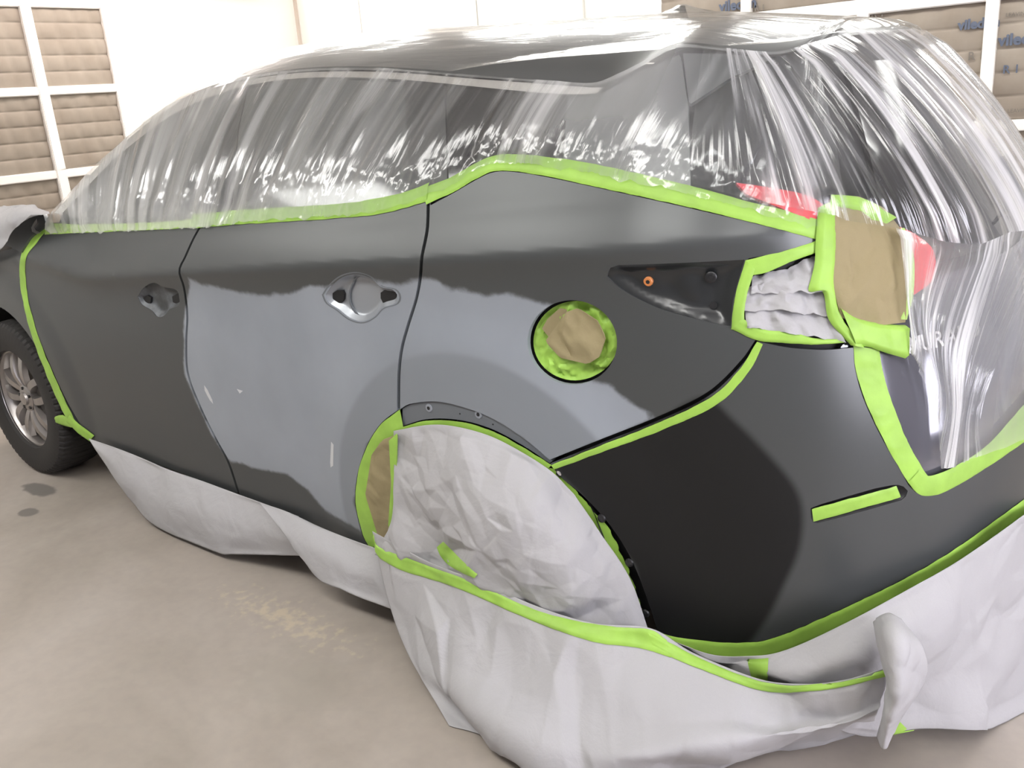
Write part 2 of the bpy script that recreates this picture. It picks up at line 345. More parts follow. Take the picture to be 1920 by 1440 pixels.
# front wall filter bank (left of the photo)
xw = R_['x0']
yp = [on_plane([(p, 100)], 0, xw)[0][1] for p in (60, 209)]
posts = [yp[0]-2*(yp[1]-yp[0]), yp[0]-(yp[1]-yp[0]), yp[0], yp[1]]
zr = [on_plane([(60, p)], 0, xw)[0][2] for p in (6, 172, 332)]
rows = [zr[2]-2*(zr[1]-zr[2]), zr[2]-(zr[1]-zr[2]), zr[2], zr[1], zr[0], 3.0]
bank = empty('filter_bank', (xw, posts[0], 0)); tag(bank, 'white metal lattice holding the filters on the wall left of the car', 'filter bank')
pw = .075
def bar(c, d, par, nm): 
    o = MB().bevbox(c, d, .006).build(nm, M_frame, None); o.parent = par; o.matrix_parent_inverse = Matrix.Translation(-Vector(par.location)); return o
for k, y in enumerate(posts):
    bar((xw+.022, y if k < 3 else y+.03, 1.5), (.044, pw if k < 3 else .15, 3.0), bank, 'upright')
for z in rows[:-1]: bar((xw+.018, (posts[0]+posts[-1])/2, z), (.034, posts[-1]-posts[0], .06), bank, 'crossbar')
vert_names = ['second', 'third', 'fourth', 'lowest', 'top', 'highest']
rows = [rows[0]-2*(zr[1]-zr[2]), rows[0]-(zr[1]-zr[2])]+rows
rows = [z for z in rows if z > .02]
for a in range(len(posts)-1):
    for b in range(len(rows)-1):
        z0, z1 = rows[b]+.02, rows[b+1]-.02
        if z1-z0 < .1: continue
        colname = ['hidden far left column', 'column at the photo edge', 'right column beside the bright corner'][a]
        rn = ['bottom row', 'row below window height', 'row just above the hood paper', 'middle row', 'upper row', 'top row'][min(b, 5)]
        filter_thing(0, xw, posts[a]+.03, posts[a+1]-.03, z0, z1, 1, 5, 'tan pleated filter panel on the left wall, %s, %s' % (colname, rn), a*7+b, '')
# far wall filter bank (right of the photo)
yw = R_['y1']
xs = [xfar(1238), xfar(1404), on_plane([(1622, 40)], 1, yw)[0][0], on_plane([(1858, 90)], 1, yw)[0][0]]
xs.append(xs[-1]+.8); xs.append(xs[-1]+.8)
ztop = on_plane([(1700, 5)], 1, yw)[0][2]; zlow = on_plane([(1908, 234)], 1, yw)[0][2]
zupper = on_plane([(1330, 28)], 1, yw)[0][2]
bank2 = empty('filter_bank', (xs[0], yw, 0)); tag(bank2, 'white metal lattice holding the filters on the wall beyond the tailgate', 'filter bank')
for k, x in enumerate(xs[2:]): bar((x, yw-.022, 1.5), (.065, .044, 3.0), bank2, 'upright')
bar((xs[1], yw-.022, (ztop+3)/2), (.065, .044, 3-ztop), bank2, 'upright')
for z, h in ((ztop, .085), (zlow, .06), (zlow-.65, .06), (ztop+.7, .06)): bar(((xs[0]+xs[-1])/2, yw-.018, z), (xs[-1]-xs[0], .034, h), bank2, 'crossbar')
fl = {}
for a in range(len(xs)-1):
    for b, (z0, z1) in enumerate(((zlow-.62, zlow-.03), (zlow+.03, ztop-.04), (ztop+.045, ztop+.66), (.05, zlow-.68), (ztop+.74, 3.05))):
        if z1-z0 < .15: continue
        cn = ['first bay behind the roof', 'second bay behind the roof', 'bay behind the spoiler', 'bay at the right photo edge', 'bay right of the photo edge'][a]
        rn = ''
        fl[(a, b)] = filter_thing(1, yw, xs[a]+.025, xs[a+1]-.025, z0, z1, -1, 5, 'tan pleated filter panel on the far wall, %s, %s' % (cn, rn), 40+a*7+b, '')
def prt(px, py, body, size, a, b, mt, bold=0.0):
    p = on_plane([(px, py)], 1, yw-.022)[0]
    text_mesh('printed_word', body, size, (p[0], yw-.0215, p[2]), 1, mt, fl[(a, b)], bold)
prt(1350, 22, 'viledon', .085, 0, 2, M_ink, .003); prt(1797, 56, 'viledon', .070, 2, 1, M_ink, .003); prt(1872, 86, 'viledon', .080, 3, 1, M_ink, .003)
prt(1634, 33, 'R 1', .055, 2, 1, M_ink2, .001); prt(1815, 113, 'R 1', .06, 2, 1, M_ink2, .001); prt(1880, 138, 'R 1', .06, 3, 1, M_ink, .001)
prt(1416, 22, 'R 1', .05, 1, 2, M_ink2, .001)
prt(1792, 9, 'AIR LEAVING SIDE', .028, 2, 2, M_ink2, 0); prt(1886, 32, 'LEAVING SIDE', .028, 3, 1, M_ink2, 0); prt(1870, 212, 'AIR LEAVING SIDE', .028, 3, 1, M_ink2, 0)

# light fixtures of the booth, plus two added lights
def fixture(c, d, label, cat='ceiling light', lm=None):
    o = empty('light_fixture', c); tag(o, label, cat, 'booth light fixtures')
    ax = int(np.argmin(d)); g = list(d)
    hs = MB().bevbox((0, 0, 0), tuple(q+.08 if k != ax else q for k, q in enumerate(g)), .01).build('housing', M_frame, o)
    off = [0, 0, 0]; inward = -1 if c[ax] > [cx, cy, 1.5][ax] else 1; off[ax] = inward*(g[ax]/2+.006)
    MB().box(off, tuple(q if k != ax else .012 for k, q in enumerate(g))).build('diffuser', lm or M_light, o)
    return o
for i, x in enumerate((-3.6, -1.6, .4, 2.4)):
    fixture((x, -2.6, R_['z1']-.04), (1.3, .55, .06), 'long ceiling light over the near side of the car, number %d from the front wall' % (i+1))
    fixture((x, 1.9, R_['z1']-.04), (1.3, .55, .06), 'long ceiling light over the far side of the car, number %d from the front wall' % (i+1))
fixture((R_['x0']+.06, 2.25, 2.78), (.06, .75, .35), 'bright wall light high up at the corner left of the car', 'wall light', M_light_w)
fixture((R_['x1']-.05, -1.6, 1.55), (.06, 1.3, 1.5), 'upright wall light behind the photographer', 'wall light', M_light_c)
fixture((R_['x1']-.05, .35, .62), (.06, .4, .9), 'added upright light panel low behind the tailgate, for its reflection', 'wall light', M_light_c)  # added panel, unseen, gives the tailgate its bluish reflection
fixture((-4.35, .7, R_['z1']-.04), (.5, 1.8, .06), 'added warm ceiling light that brightens the front wall filters', 'ceiling light', M_light_w2)  # added out of view to brighten the front wall filters
#@@BODY
# ------------------------------------------------------------------ the car's body surface S(u, v): u runs round the plan outline from the rear centre, v is height
_plan = np.array([(1.275, .15), (1.28, 0), (1.275, -.15), (1.245, -.30), (1.195, -.45), (1.125, -.59), (1.04, -.70), (.93, -.79), (.79, -.85), (.6, -.89), (.35, -.915), (0, -.93), (-.5, -.935), (-1.2, -.935),
                  (-2.0, -.93), (-2.6, -.93), (-3.0, -.915), (-3.3, -.87), (-3.52, -.78), (-3.66, -.60), (-3.74, -.35), (-3.78, 0), (-3.78, .2)])
_pc = crom(_plan, 1600)
_k0 = int(np.argmin(np.abs(_pc[:400, 1]))); _k1 = 1200+int(np.argmin(np.abs(_pc[1200:, 1]))); _pc = _pc[_k0:_k1+1]
_s = np.r_[0, np.cumsum(np.linalg.norm(np.diff(_pc, axis=0), axis=1))]; ULEN = _s[-1]
_t = np.gradient(_pc, _s, axis=0)
for _ in range(30): _t[1:-1] = (_t[:-2]+_t[1:-1]*2+_t[2:])/4
_t[0] = (0, -1); _t[-1] = (0, 1)
_n = np.stack([-_t[:, 1], _t[:, 0]], 1); _n /= np.linalg.norm(_n, axis=1)[:, None]
if _n[0][0] < 0: _n = -_n
_q = np.array([0, .12, .28, .5, .72, .86, .94, 1.0]); _qi = np.array([.040, .030, .024, .018, .018, .021, .016, .0])
_sq = crom(np.stack([_q, _qi], 1)[:-1], 60); _sq = np.vstack([_sq, [1.0, 0.0]])
_rz = crom([(.15, .05), (.25, .025), (.33, .010), (.42, .003), (.55, .0), (.70, .002), (.85, .018), (1.0, .05), (1.1, .08), (1.17, .115), (1.40, .245), (1.62, .375), (1.85, .53)], 120)
FAX, RAX, WZ = -2.86, 0.0, .38
def Sx(u): return np.interp(np.abs(u), _s, _pc[:, 0])
def S(u, v, off=0.0):
    u = np.atleast_1d(np.asarray(u, float)); v = np.atleast_1d(np.asarray(v, float)); a = np.abs(u)
    x = np.interp(a, _s, _pc[:, 0]); y = np.interp(a, _s, _pc[:, 1]); nx = np.interp(a, _s, _n[:, 0]); ny = np.interp(a, _s, _n[:, 1])
    zc = 1.205+.085*x+.09*sm(-1.85, -2.45, x); zb = zc+.115
    q = (v-.25)/(zc-.25)
    low = np.interp(q, _sq[:, 0], _sq[:, 1]); t = np.clip((v-zc)/(zb-zc), 0, None)
    up = np.where(t < 1, .052*t+.008*t*t, .06+.45*(v-zb)+.22*(v-zb)**2)
    side = np.where(v < zc, low, up)
    for ax in (RAX, FAX):                                   # soft flare round each wheel opening
        r = np.hypot(x-ax, v-WZ); side = side-.012*sm(.70, .56, r)*(v > .2)
    rear = np.interp(v, _rz[:, 0], _rz[:, 1])
    wr = 1-sm(.50, 1.35, a)
    I = side*(1-wr)+rear*wr
    I = np.where(x < -3.2, I+.25*sm(-3.2, -3.78, x)*sm(.75, 1.1, v), I)
    o = off-I
    return np.stack([x+nx*o, (y+ny*o)*np.where(u < 0, -1, 1), v+0*x], 1)
def SN(u, v):
    e = 2e-3; a = S(u+e, v)-S(u-e, v); b = S(u, v+e)-S(u, v-e)
    N = np.cross(a, b); N /= np.linalg.norm(N, axis=1)[:, None]+1e-12
    c = S(u, v); N[(N[:, 0]*(c[:, 0]+1.2)*.2+N[:, 1]*c[:, 1]) < 0] *= -1
    return N
_ug = np.arange(-1.6, 5.4, .03); _vg = np.arange(.16, 1.82, .03)
_G = S(*[g.ravel() for g in np.meshgrid(_ug, _vg, indexing='ij')])
BV = BVHTree.FromPolygons([Vector(p) for p in _G], gridf(len(_ug), len(_vg)))
def cast(P):
    """pixel of the photograph -> (u, v) on the body"""
    P = np.atleast_2d(np.array(P, float)); D = ray(P); uv = np.zeros((len(P), 2)); last = (1.0, 1.0)
    for i, d in enumerate(D):
        h = BV.ray_cast(Vector(CAM), Vector(d).normalized())
        if h[0] is not None:
            k = h[2]; n = len(_vg)-1; last = (_ug[k//n]+.015, _vg[k % n]+.015); uv[i] = last
        else: 
            h2 = BV.find_nearest(Vector(CAM+d*2.4)); k = h2[2]; n = len(_vg)-1; uv[i] = (_ug[k//n]+.015, _vg[k % n]+.015)
    for it in range(6):
        f0 = project(S(uv[:, 0], uv[:, 1])); e = 1e-4
        ju = (project(S(uv[:, 0]+e, uv[:, 1]))-f0)/e; jv = (project(S(uv[:, 0], uv[:, 1]+e))-f0)/e
        det = ju[:, 0]*jv[:, 1]-ju[:, 1]*jv[:, 0]; det = np.where(np.abs(det) < 2e3, np.inf, det)
        r = P-f0; du = (r[:, 0]*jv[:, 1]-r[:, 1]*jv[:, 0])/det; dv = (ju[:, 0]*r[:, 1]-ju[:, 1]*r[:, 0])/det
        uv[:, 0] += np.clip(du, -.03, .03); uv[:, 1] += np.clip(dv, -.03, .03)
    return uv
def uvx(x):                                             # u of a plan x on the left side
    k = np.argsort(_pc[:, 0]); return float(np.interp(x, _pc[k, 0], _s[k]))
def inside(P, poly):
    x, y = P[:, 0], P[:, 1]; c = np.zeros(len(P), bool); q = np.roll(poly, 1, 0)
    for (x1, y1), (x0, y0) in zip(poly, q):
        if y1 == y0: continue
        c ^= ((y1 > y) != (y0 > y)) & (x < (x0-x1)*(y-y1)/(y0-y1)+x1)
    return c
def dist(P, poly, closed=True):
    d = np.full(len(P), 1e9); Q = np.vstack([poly, poly[:1]]) if closed else poly
    for a, b in zip(Q[:-1], Q[1:]):
        ab = b-a; t = np.clip(((P-a)@ab)/(ab@ab+1e-12), 0, 1); d = np.minimum(d, np.linalg.norm(P-a-t[:, None]*ab, axis=1))
    return d
def sdist(P, poly): return np.where(inside(P, poly), 1, -1)*dist(P, poly)
def resample(poly, h):
    Q = np.vstack([poly, poly[:1]]); out = []
    for a, b in zip(Q[:-1], Q[1:]):
        n = max(1, int(np.linalg.norm(b-a)/h)); out += [a+(b-a)*k/n for k in range(n)]
    return np.array(out)
def path(*segs):
    """outline in photo pixels: ('c', pts) smooth, ('l', pts) straight; returns uv on the body"""
    out = []
    for k, pts in segs:
        L_ = sum(math.dist(pts[i], pts[i+1]) for i in range(len(pts)-1)); n = max(2, int(L_/9))
        P = crom(pts, n) if k == 'c' else lin(pts, n); out.append(cast(P))
    return np.vstack(out)
PRIMER = []; BLACK_AREA = []
def patch(name, outline, mt, parent=None, holes=(), h=.02, off=0.0, rim=.014, round_=.0025, prim=False):
    B = resample(outline, h*.7); Hs = [resample(x, h*.7) for x in holes]
    lo, hi = B.min(0), B.max(0)
    g = np.array([(x+(h/2 if j % 2 else 0), y) for j, y in enumerate(np.arange(lo[1], hi[1], h*.87)) for x in np.arange(lo[0], hi[0], h)]).reshape(-1, 2)
    ok = inside(g, B)
    for H in Hs: ok &= ~inside(g, H)
    g = g[ok]; d = dist(g, B)
    for H in Hs: d = np.minimum(d, dist(g, H))
    g = g[d > h*.45]
    g = g+np.random.RandomState(1).uniform(-.02, .02, g.shape)*h
    # inner ring close to the edge, so the edge can roll over
    V = list(map(tuple, B)); E = [(i, (i+1) % len(B)) for i in range(len(B))]
    for H in Hs:
        k = len(V); V += list(map(tuple, H)); E += [(k+i, k+(i+1) % len(H)) for i in range(len(H))]
    V += list(map(tuple, g))
    r = delaunay_2d_cdt([Vector(v) for v in V], E, [], 0, 1e-6)
    P = np.array([tuple(v) for v in r[0]]); F = np.array([f for f in r[2] if len(f) == 3], dtype=int).reshape(-1, 3)
    c = P[F].mean(1); ok = inside(c, B)
    for H in Hs: ok &= ~inside(c, H)
    F = F[ok]
    db = dist(P, B)
    for H in Hs: db = np.minimum(db, dist(P, H))
    o = off(P, db) if callable(off) else np.full(len(P), float(off))
    X = S(P[:, 0], P[:, 1]); N = SN(P[:, 0], P[:, 1]); W = X+N*o[:, None]
    A, Bv, Cv = W[F[:, 0]], W[F[:, 1]], W[F[:, 2]]; fl = (np.cross(Bv-A, Cv-A)*N[F[:, 0]]).sum(1) < 0
    F[fl] = F[fl][:, ::-1]
    from collections import Counter
    cn = Counter(tuple(sorted((int(p), int(q)))) for f in F for p, q in ((f[0], f[1]), (f[1], f[2]), (f[2], f[0])))
    bs = sorted({i for k, c_ in cn.items() if c_ == 1 for i in k}); mp = {b: len(W)+i for i, b in enumerate(bs)}
    Wb = W[bs]-N[bs]*rim
    Fa = [tuple(f) for f in F]
    if rim > 0:
        for f in F:
            for a, b in ((f[0], f[1]), (f[1], f[2]), (f[2], f[0])):
                if cn[tuple(sorted((int(a), int(b))))] == 1: Fa.append((b, a, mp[a], mp[b]))
        W = np.vstack([W, Wb]); P = np.vstack([P, P[bs]])
    at_ = None
    if prim:
        s = np.full(len(P), -1.0); q = np.full(len(P), -1.0)
        for pl in PRIMER: s = np.maximum(s, sdist(P, pl))
        for pl in BLACK_AREA: q = np.maximum(q, sdist(P, pl))
        XP = S(P[:, 0], P[:, 1]); at_ = {'primer': s, 'black_area': q, 'band': .575-np.hypot(XP[:, 0]-RAX-.02, XP[:, 2]-WZ)}
    return mesh(name, W, Fa, mt, parent, True, uv=P, attr=at_, angle=40)
def stud(name, px, shape, mt, parent, off=0.0):
    """small round fitting standing on the body; shape = [(height, radius), ...] lathe profile"""
    uv = cast([px]); c = S(uv[:, 0], uv[:, 1])[0]; n = SN(uv[:, 0], uv[:, 1])[0]; e = np.cross(n, [0, 0, 1.]); e /= np.linalg.norm(e); g = np.cross(e, n)
    V = []; k = 24
    for hh, rr in shape:
        for j in range(k): q = 2*PI*j/k; V.append(c+n*(off+hh)+rr*(math.cos(q)*e+math.sin(q)*g))
    F = [(a, b, c_, d) for (a, d, c_, b) in gridf(len(shape), k, True)]; F.append(tuple((len(shape)-1)*k+j for j in range(k)))
    return mesh(name, V, F, mt, parent, True, angle=35)
def ell(cx, cy, rx, ry, n=48, tilt=0):
    return [(cx+rx*math.cos(2*PI*k/n)*math.cos(tilt)-ry*math.sin(2*PI*k/n)*math.sin(tilt), cy+rx*math.cos(2*PI*k/n)*math.sin(tilt)+ry*math.sin(2*PI*k/n)*math.cos(tilt)) for k in range(n)]

# --- outlines in the photograph's pixels
BSEAM = [(385, 405), (362, 445), (345, 482), (334, 508), (343, 540), (349, 590), (347, 640), (350, 700), (372, 760), (400, 818), (424, 862), (436, 895), (445, 924)]
RSEAM = [(803, 378), (801, 430), (791, 482), (788, 520), (780, 562), (765, 610), (753, 655), (748, 700), (747, 768)]
ARCH_D = [(747, 768), (715, 793), (688, 835), (670, 890), (666, 945), (678, 1000), (692, 1028)]
QSEAM = [(1420, 638), (1390, 680), (1330, 737), (1240, 782), (1130, 826), (1030, 866)]
TOPQ = [(803, 384), (850, 362), (895, 336), (925, 323), (960, 322), (1020, 331), (1120, 352), (1300, 392), (1440, 425), (1530, 449)]
TGEDGE = [(1600, 650), (1603, 690), (1618, 745), (1650, 815), (1690, 885), (1708, 915), (1735, 928)]
TGBOT = [(1735, 928), (1790, 905), (1850, 868), (1920, 812), (2000, 745)]
BMPBOT = [(1228, 1180), (1260, 1192), (1330, 1202), (1400, 1204), (1455, 1194), (1560, 1150), (1700, 1082), (1800, 1022), (1920, 935), (2010, 870)]
BMPARCH = [(1032, 872), (1048, 895), (1090, 930), (1140, 985), (1178, 1045), (1205, 1110), (1228, 1180)]
uv = cast(RSEAM); 
PRIMER.append(path(('l', [(352, 520), (380, 533), (420, 541), (450, 548), (500, 552), (545, 549), (575, 533), (605, 535), (640, 528), (700, 524), (740, 535), (786, 522), (800, 520), (820, 526), (850, 543), (905, 552), (950, 546), (1000, 560), (1060, 580), (1100, 640), (1090, 705), (1124, 716), (1145, 722), (1162, 740), (1185, 757), (1218, 768), (1236, 782)]),
                   ('l', [(1236, 786), (1130, 830), (1032, 872), (990, 835), (930, 797), (870, 772), (750, 772), (690, 835), (664, 945), (690, 1010), (655, 985), (610, 960), (575, 915), (530, 890), (430, 866), (395, 815), (368, 760), (345, 700), (342, 600)])))
BLACK_AREA.append(path(('c', [(1030, 868), (1130, 826), (1240, 782), (1320, 744), (1380, 790), (1440, 850), (1490, 910), (1506, 960), (1500, 1030), (1470, 1100), (1440, 1160), (1400, 1215)]), ('l', [(1400, 1215), (1220, 1215), (1190, 1060), (1090, 930), (1020, 860)])))

# ------------------------------------------------------------------ car
car = empty('car', (0, 0, 0)); tag(car, 'dark grey crossover car with bare sanded panels, masked up in the spray booth', 'car')
cup_r = [(610, 553), (622, 536), (642, 520), (668, 514), (694, 521), (714, 538), (736, 543), (745, 555), (740, 569), (716, 577), (702, 592), (680, 602), (656, 596), (635, 580), (617, 568)]
cup_f = [(258, 556), (270, 539), (288, 530), (306, 538), (330, 543), (336, 558), (335, 572), (318, 580), (308, 592), (295, 594), (284, 582), (266, 571)]
def loop(pts): 
    P = crom(list(pts)+[pts[0]], len(pts)*4)[:-1]; return cast(P)
LCF, LCR = loop(cup_f), loop(cup_r)
fd = path(('l', [(98, 418), (240, 414), (385, 405)]), ('c', BSEAM), ('l', [(443, 926), (300, 872), (167, 822)]), ('c', [(165, 820), (122, 745), (86, 665), (57, 590), (44, 520), (46, 482), (66, 447), (96, 425)]))
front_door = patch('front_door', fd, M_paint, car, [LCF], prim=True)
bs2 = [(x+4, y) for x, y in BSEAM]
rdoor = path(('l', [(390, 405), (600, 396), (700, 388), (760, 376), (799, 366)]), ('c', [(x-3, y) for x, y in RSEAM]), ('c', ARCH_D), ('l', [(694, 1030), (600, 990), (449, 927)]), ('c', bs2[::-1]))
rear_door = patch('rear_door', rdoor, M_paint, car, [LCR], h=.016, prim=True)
for nm, L_, dr, cupm in (('handle_cup', LCF, front_door, M_paint), ('handle_cup', LCR, rear_door, M_bare)):
    patch(nm, L_, cupm, dr, off=lambda P, d: -.002-np.minimum(d*.9, .018)*1.0, h=.007, rim=.006)
for (x0, x1, y0, y1, dr) in ((262, 278, 556, 571, front_door), (317, 335, 553, 572, front_door), (618, 640, 547, 570, rear_door), (708, 738, 546, 571, rear_door)):
    patch('latch_opening', path(('l', [(x0, y0+5), (x0+5, y0), (x1, y0), (x1-2, y1), (x0+6, y1), (x0, y1-5), (x0, y0+5)])), M_shell, dr, off=-.012, h=.01, rim=.02)
# quarter panel with its fuel pocket and lamp recess
FUEL = cast(ell(1073, 642, 84, 79, tilt=.1)); 
REC = [(1138, 518), (1142, 503), (1160, 497), (1230, 495), (1320, 491), (1396, 487), (1386, 520), (1374, 565), (1370, 612), (1320, 602), (1240, 580), (1185, 555), (1155, 535)]
RECU = path(('l', [REC[0], REC[1], REC[2]]), ('l', REC[2:6]), ('l', REC[5:9]), ('c', REC[8:]+[REC[0]]))
qp = path(('c', [(x+4, y+1) for x, y in TOPQ[:1]]+TOPQ[1:]), ('c', [(1530, 453), (1480, 470), (1405, 484)]), ('l', [(1403, 485), (1388, 520), (1376, 565), (1372, 618), (1418, 637)]), ('c', [(x-2, y-3) for x, y in QSEAM]),
          ('c', [(1030, 862), (990, 828), (935, 791), (880, 767), (820, 753), (770, 757), (752, 766)]), ('c', [(x+3, y) for x, y in RSEAM[::-1]]))
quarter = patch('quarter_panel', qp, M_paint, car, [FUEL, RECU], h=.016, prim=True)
patch('arch_flange', path(('c', [(752, 768), (770, 759), (820, 755), (880, 769), (935, 793), (990, 831), (1034, 866)]), ('c', [(1028, 870), (980, 838), (920, 806), (860, 789), (800, 787), (752, 800)])), M_flange, quarter, off=lambda P, d: -.006+0*d, h=.012, rim=.03)
for px in ((802, 766), (895, 778), (1003, 831)):
    c = stud('clip_base', px, [(0, .012), (.003, .011), (.003, .006)], M_prime, quarter, -.006); stud('clip_hole', px, [(0, .006), (.0035, .005)], M_shell, quarter, -.0055)
for px in ((860, 777), (922, 797)): stud('drain_hole', px, [(0, .002), (.001, .002)], M_shell, quarter, -.0055)
patch('fuel_pocket', cast(ell(1073, 642, 87, 82, tilt=.1)), M_black, quarter, off=-.035, h=.02, rim=.0)
mr_ = patch('lamp_mounting_recess', RECU, M_recess, quarter, off=lambda P, d: -.004-.016*sm(0, .03, d)+.004*np.sin(P[:, 0]*60)*sm(.02, .05, d), h=.01, rim=.01)
stud('grommet', (1212, 531), [(0, .011), (.006, .011), (.008, .009), (.008, .005)], M_orange, quarter, -.018); stud('grommet_hole', (1212, 531), [(0, .005), (.009, .0045)], M_shell, quarter, -.018)
stud('grommet', (1332, 522), [(0, .013), (.006, .013), (.008, .010), (.008, .006)], M_black, quarter, -.018); stud('grommet_hole', (1332, 522), [(0, .006), (.009, .005)], M_shell, quarter, -.018)
stud('bolt_recess', (1336, 575), [(0, .008), (.002, .008)], M_shell, quarter, -.018)
# fender
fe = []
for k in range(30):
    a = math.radians(-6+k*186/29); fe.append((uvx(FAX+.47*math.cos(a)), WZ+.47*math.sin(a)))
fpoly = np.vstack([cast(crom([(160, 822), (117, 745), (80, 665), (51, 590), (38, 520), (40, 480), (60, 443), (90, 424)], 40)), [(uvx(-2.5), 1.13), (uvx(-3.0), 1.06), (uvx(-3.4), .98), (uvx(-3.45), .8), (uvx(-3.45), .40)], fe[::-1]])
patch('front_fender', fpoly, M_paint, car, prim=True, h=.03)
bz = [(uvx(-3.46), .40), (uvx(-3.46), .96), (ULEN, .90), (ULEN, .35), (uvx(-3.35), .35)]
patch('front_bumper', np.array(bz), M_paint, car, prim=True, h=.05)
# rear bumper
rb = path(('c', [(1424, 641), (1480, 652), (1545, 656), (1600, 652)]), ('c', TGEDGE), ('c', TGBOT))
rbb = path(('c', BMPBOT[::-1]), ('c', [(x+4, y) for x, y in BMPARCH[::-1]]), ('c', [(x+1, y+4) for x, y in QSEAM[::-1]]))
ve = rb[-1]; vb = rbb[0]
SLOT = path(('l', [(1520, 953), (1540, 945), (1640, 916)]), ('c', [(1640, 916), (1680, 909), (1698, 915), (1702, 926), (1690, 938)]), ('l', [(1690, 938), (1620, 958), (1530, 982), (1521, 978), (1520, 953)]))
mid = np.array([(-.05, ve[1]), (-.05, vb[1])]) if ve[0] > -.05 else np.zeros((0, 2))
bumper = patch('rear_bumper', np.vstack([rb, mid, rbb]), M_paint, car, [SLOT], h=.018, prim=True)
patch('reflector_pocket', SLOT, M_black, bumper, off=lambda P, d: -.002-.012*sm(0, .012, d), h=.01, rim=.01)
for pl in ([(383, 722), (388, 728), (396, 745), (402, 757), (398, 758), (390, 744), (382, 728)], [(444, 729), (456, 733), (454, 740), (444, 735)], [(621, 828), (626, 829), (625, 878), (619, 876)]):
    patch('sanding_scratch', path(('l', pl+[pl[0]])), mat('bare metal scratch', (.62, .64, .66), .4, .3), rear_door, off=.0006, h=.003, rim=0)
stud('bumper_screw', (1048, 888), [(0, .008), (.002, .008), (.004, .005)], M_chrome, bumper)
for px in ((1128, 972), (1180, 1055), (1210, 1150)):
    stud('bumper_clip', px, [(0, .012), (.004, .010), (.006, .004)], M_black, bumper)
for k in range(2):
    pass
# tailgate: lower glossy part, glass, spoiler
vt0, vt1 = float(cast([(1735, 928)])[0][1]), 1.145
tgp = path(('c', TGEDGE[::-1])); tgp[:, 0] += .025
top = np.array([(u, 1.13+.02*(1-(u/.75)**2)) for u in np.linspace(.70, -.70, 30)])
mirr = tgp.copy()[::-1]; mirr[:, 0] *= -1
bot = path(('c', TGBOT[:3]))[::1]; bot = bot[bot[:, 0] > .03]
botm = bot.copy()[::-1]; botm[:, 0] *= -1
tail = patch('tailgate', np.vstack([top, mirr, botm, bot[::-1], tgp]), M_gloss, car, h=.03, off=-.012, rim=.02)
RG = np.array([(u, 1.17) for u in np.linspace(.66, -.66, 20)]+[(-.55, 1.60)]+[(u, 1.62) for u in np.linspace(-.5, .5, 12)]+[(.55, 1.60)])
patch('rear_window', RG, M_darkglass, car, h=.04, off=-.008)
patch('window_trim', np.array([(.69, 1.10), (.69, 1.18), (-.69, 1.18), (-.69, 1.10)]), M_black, car, h=.04, off=-.016)
# rear wiper
wp = S([-.40, -.40], [1.30, 1.30], 0.0)[0]; wn = SN(np.array([-.40]), np.array([1.30]))[0]
MB().tube([wp, wp+wn*.02, wp+wn*.045, wp+wn*.052], [.026, .024, .018, .006], 16).build('wiper_cap', M_black, tail, True)
MB().tube([wp+wn*.03, S([-.20], [1.24], .025)[0], S([.10], [1.22], .012)[0]], [.010, .008, .005], 8).build('wiper_arm', M_black, tail, True)
# raised letters on the tailgate
uvM = cast([(1702, 653), (1838, 622)])
wd = 'MURANO'
for k, ch in enumerate(wd):
    f = (k+.1)/6.; u_ = uvM[0, 0]*(1-f)+uvM[1, 0]*f; v_ = .5*(uvM[0, 1]+uvM[1, 1])-.012
    lt = text_mesh('badge_letter', ch, .052, (0, 0, 0), 2, M_chrome, tail, .0008)
    c = S([u_], [v_], -.008)[0]; n = SN(np.array([u_]), np.array([v_]))[0]; tdir = S([u_-.01], [v_])[0]-S([u_], [v_])[0]; tdir /= np.linalg.norm(tdir); up = np.cross(n, tdir); up /= np.linalg.norm(up)
    if up[2] < 0: up = -up
    for vv in lt.data.vertices:
        x, y, z = vv.co; vv.co = tuple(c+tdir*x+up*y+n*(z*3+.001))
# tail lamps
patch('tail_lamp', path(('c', [(1380, 344), (1430, 351), (1500, 364), (1535, 380), (1555, 400)]), ('l', [(1555, 400), (1530, 418), (1480, 398), (1400, 366), (1380, 344)])), M_red, car, h=.015, off=.004)
patch('tail_lamp', path(('c', [(1690, 425), (1720, 440), (1752, 470), (1752, 520), (1722, 548), (1698, 560)]), ('l', [(1698, 560), (1640, 585), (1610, 560), (1605, 450), (1690, 425)])), M_red, car, h=.02, off=-.002)
# side windows, pillars, trims
RAILT = [(104, 400), (150, 352), (200, 300), (250, 256), (300, 217), (360, 183), (430, 160), (500, 146), (570, 138), (640, 136), (720, 137), (800, 142), (880, 149), (960, 155), (1040, 161), (1110, 166), (1132, 166)]
RAILB = [(118, 402), (165, 352), (212, 304), (260, 264), (310, 227), (368, 195), (436, 170), (505, 155), (575, 148), (640, 147), (720, 149), (800, 155), (880, 163), (960, 171), (1040, 178), (1090, 179), (1122, 177)]
patch('roof_rail_trim', np.vstack([path(('c', RAILT)), path(('c', RAILB[::-1]))]), M_chrome, car, h=.012, off=.006)
def RB(i0, i1): return RAILB[i0:i1][::-1]
patch('front_door_window', np.vstack([path(('c', RAILB[0:7]+[(440, 170)])), path(('l', [(436, 172), (385, 406)])), path(('l', [(380, 420), (105, 425)]))]), M_glass, car, h=.03, off=-.006)
patch('rear_door_window', np.vstack([path(('c', [(462, 167)]+RAILB[7:10]+[(755, 152)])), path(('l', [(757, 155), (765, 350), (760, 392), (440, 412), (430, 400), (452, 175)]))]), M_glass, car, h=.03, off=-.006)
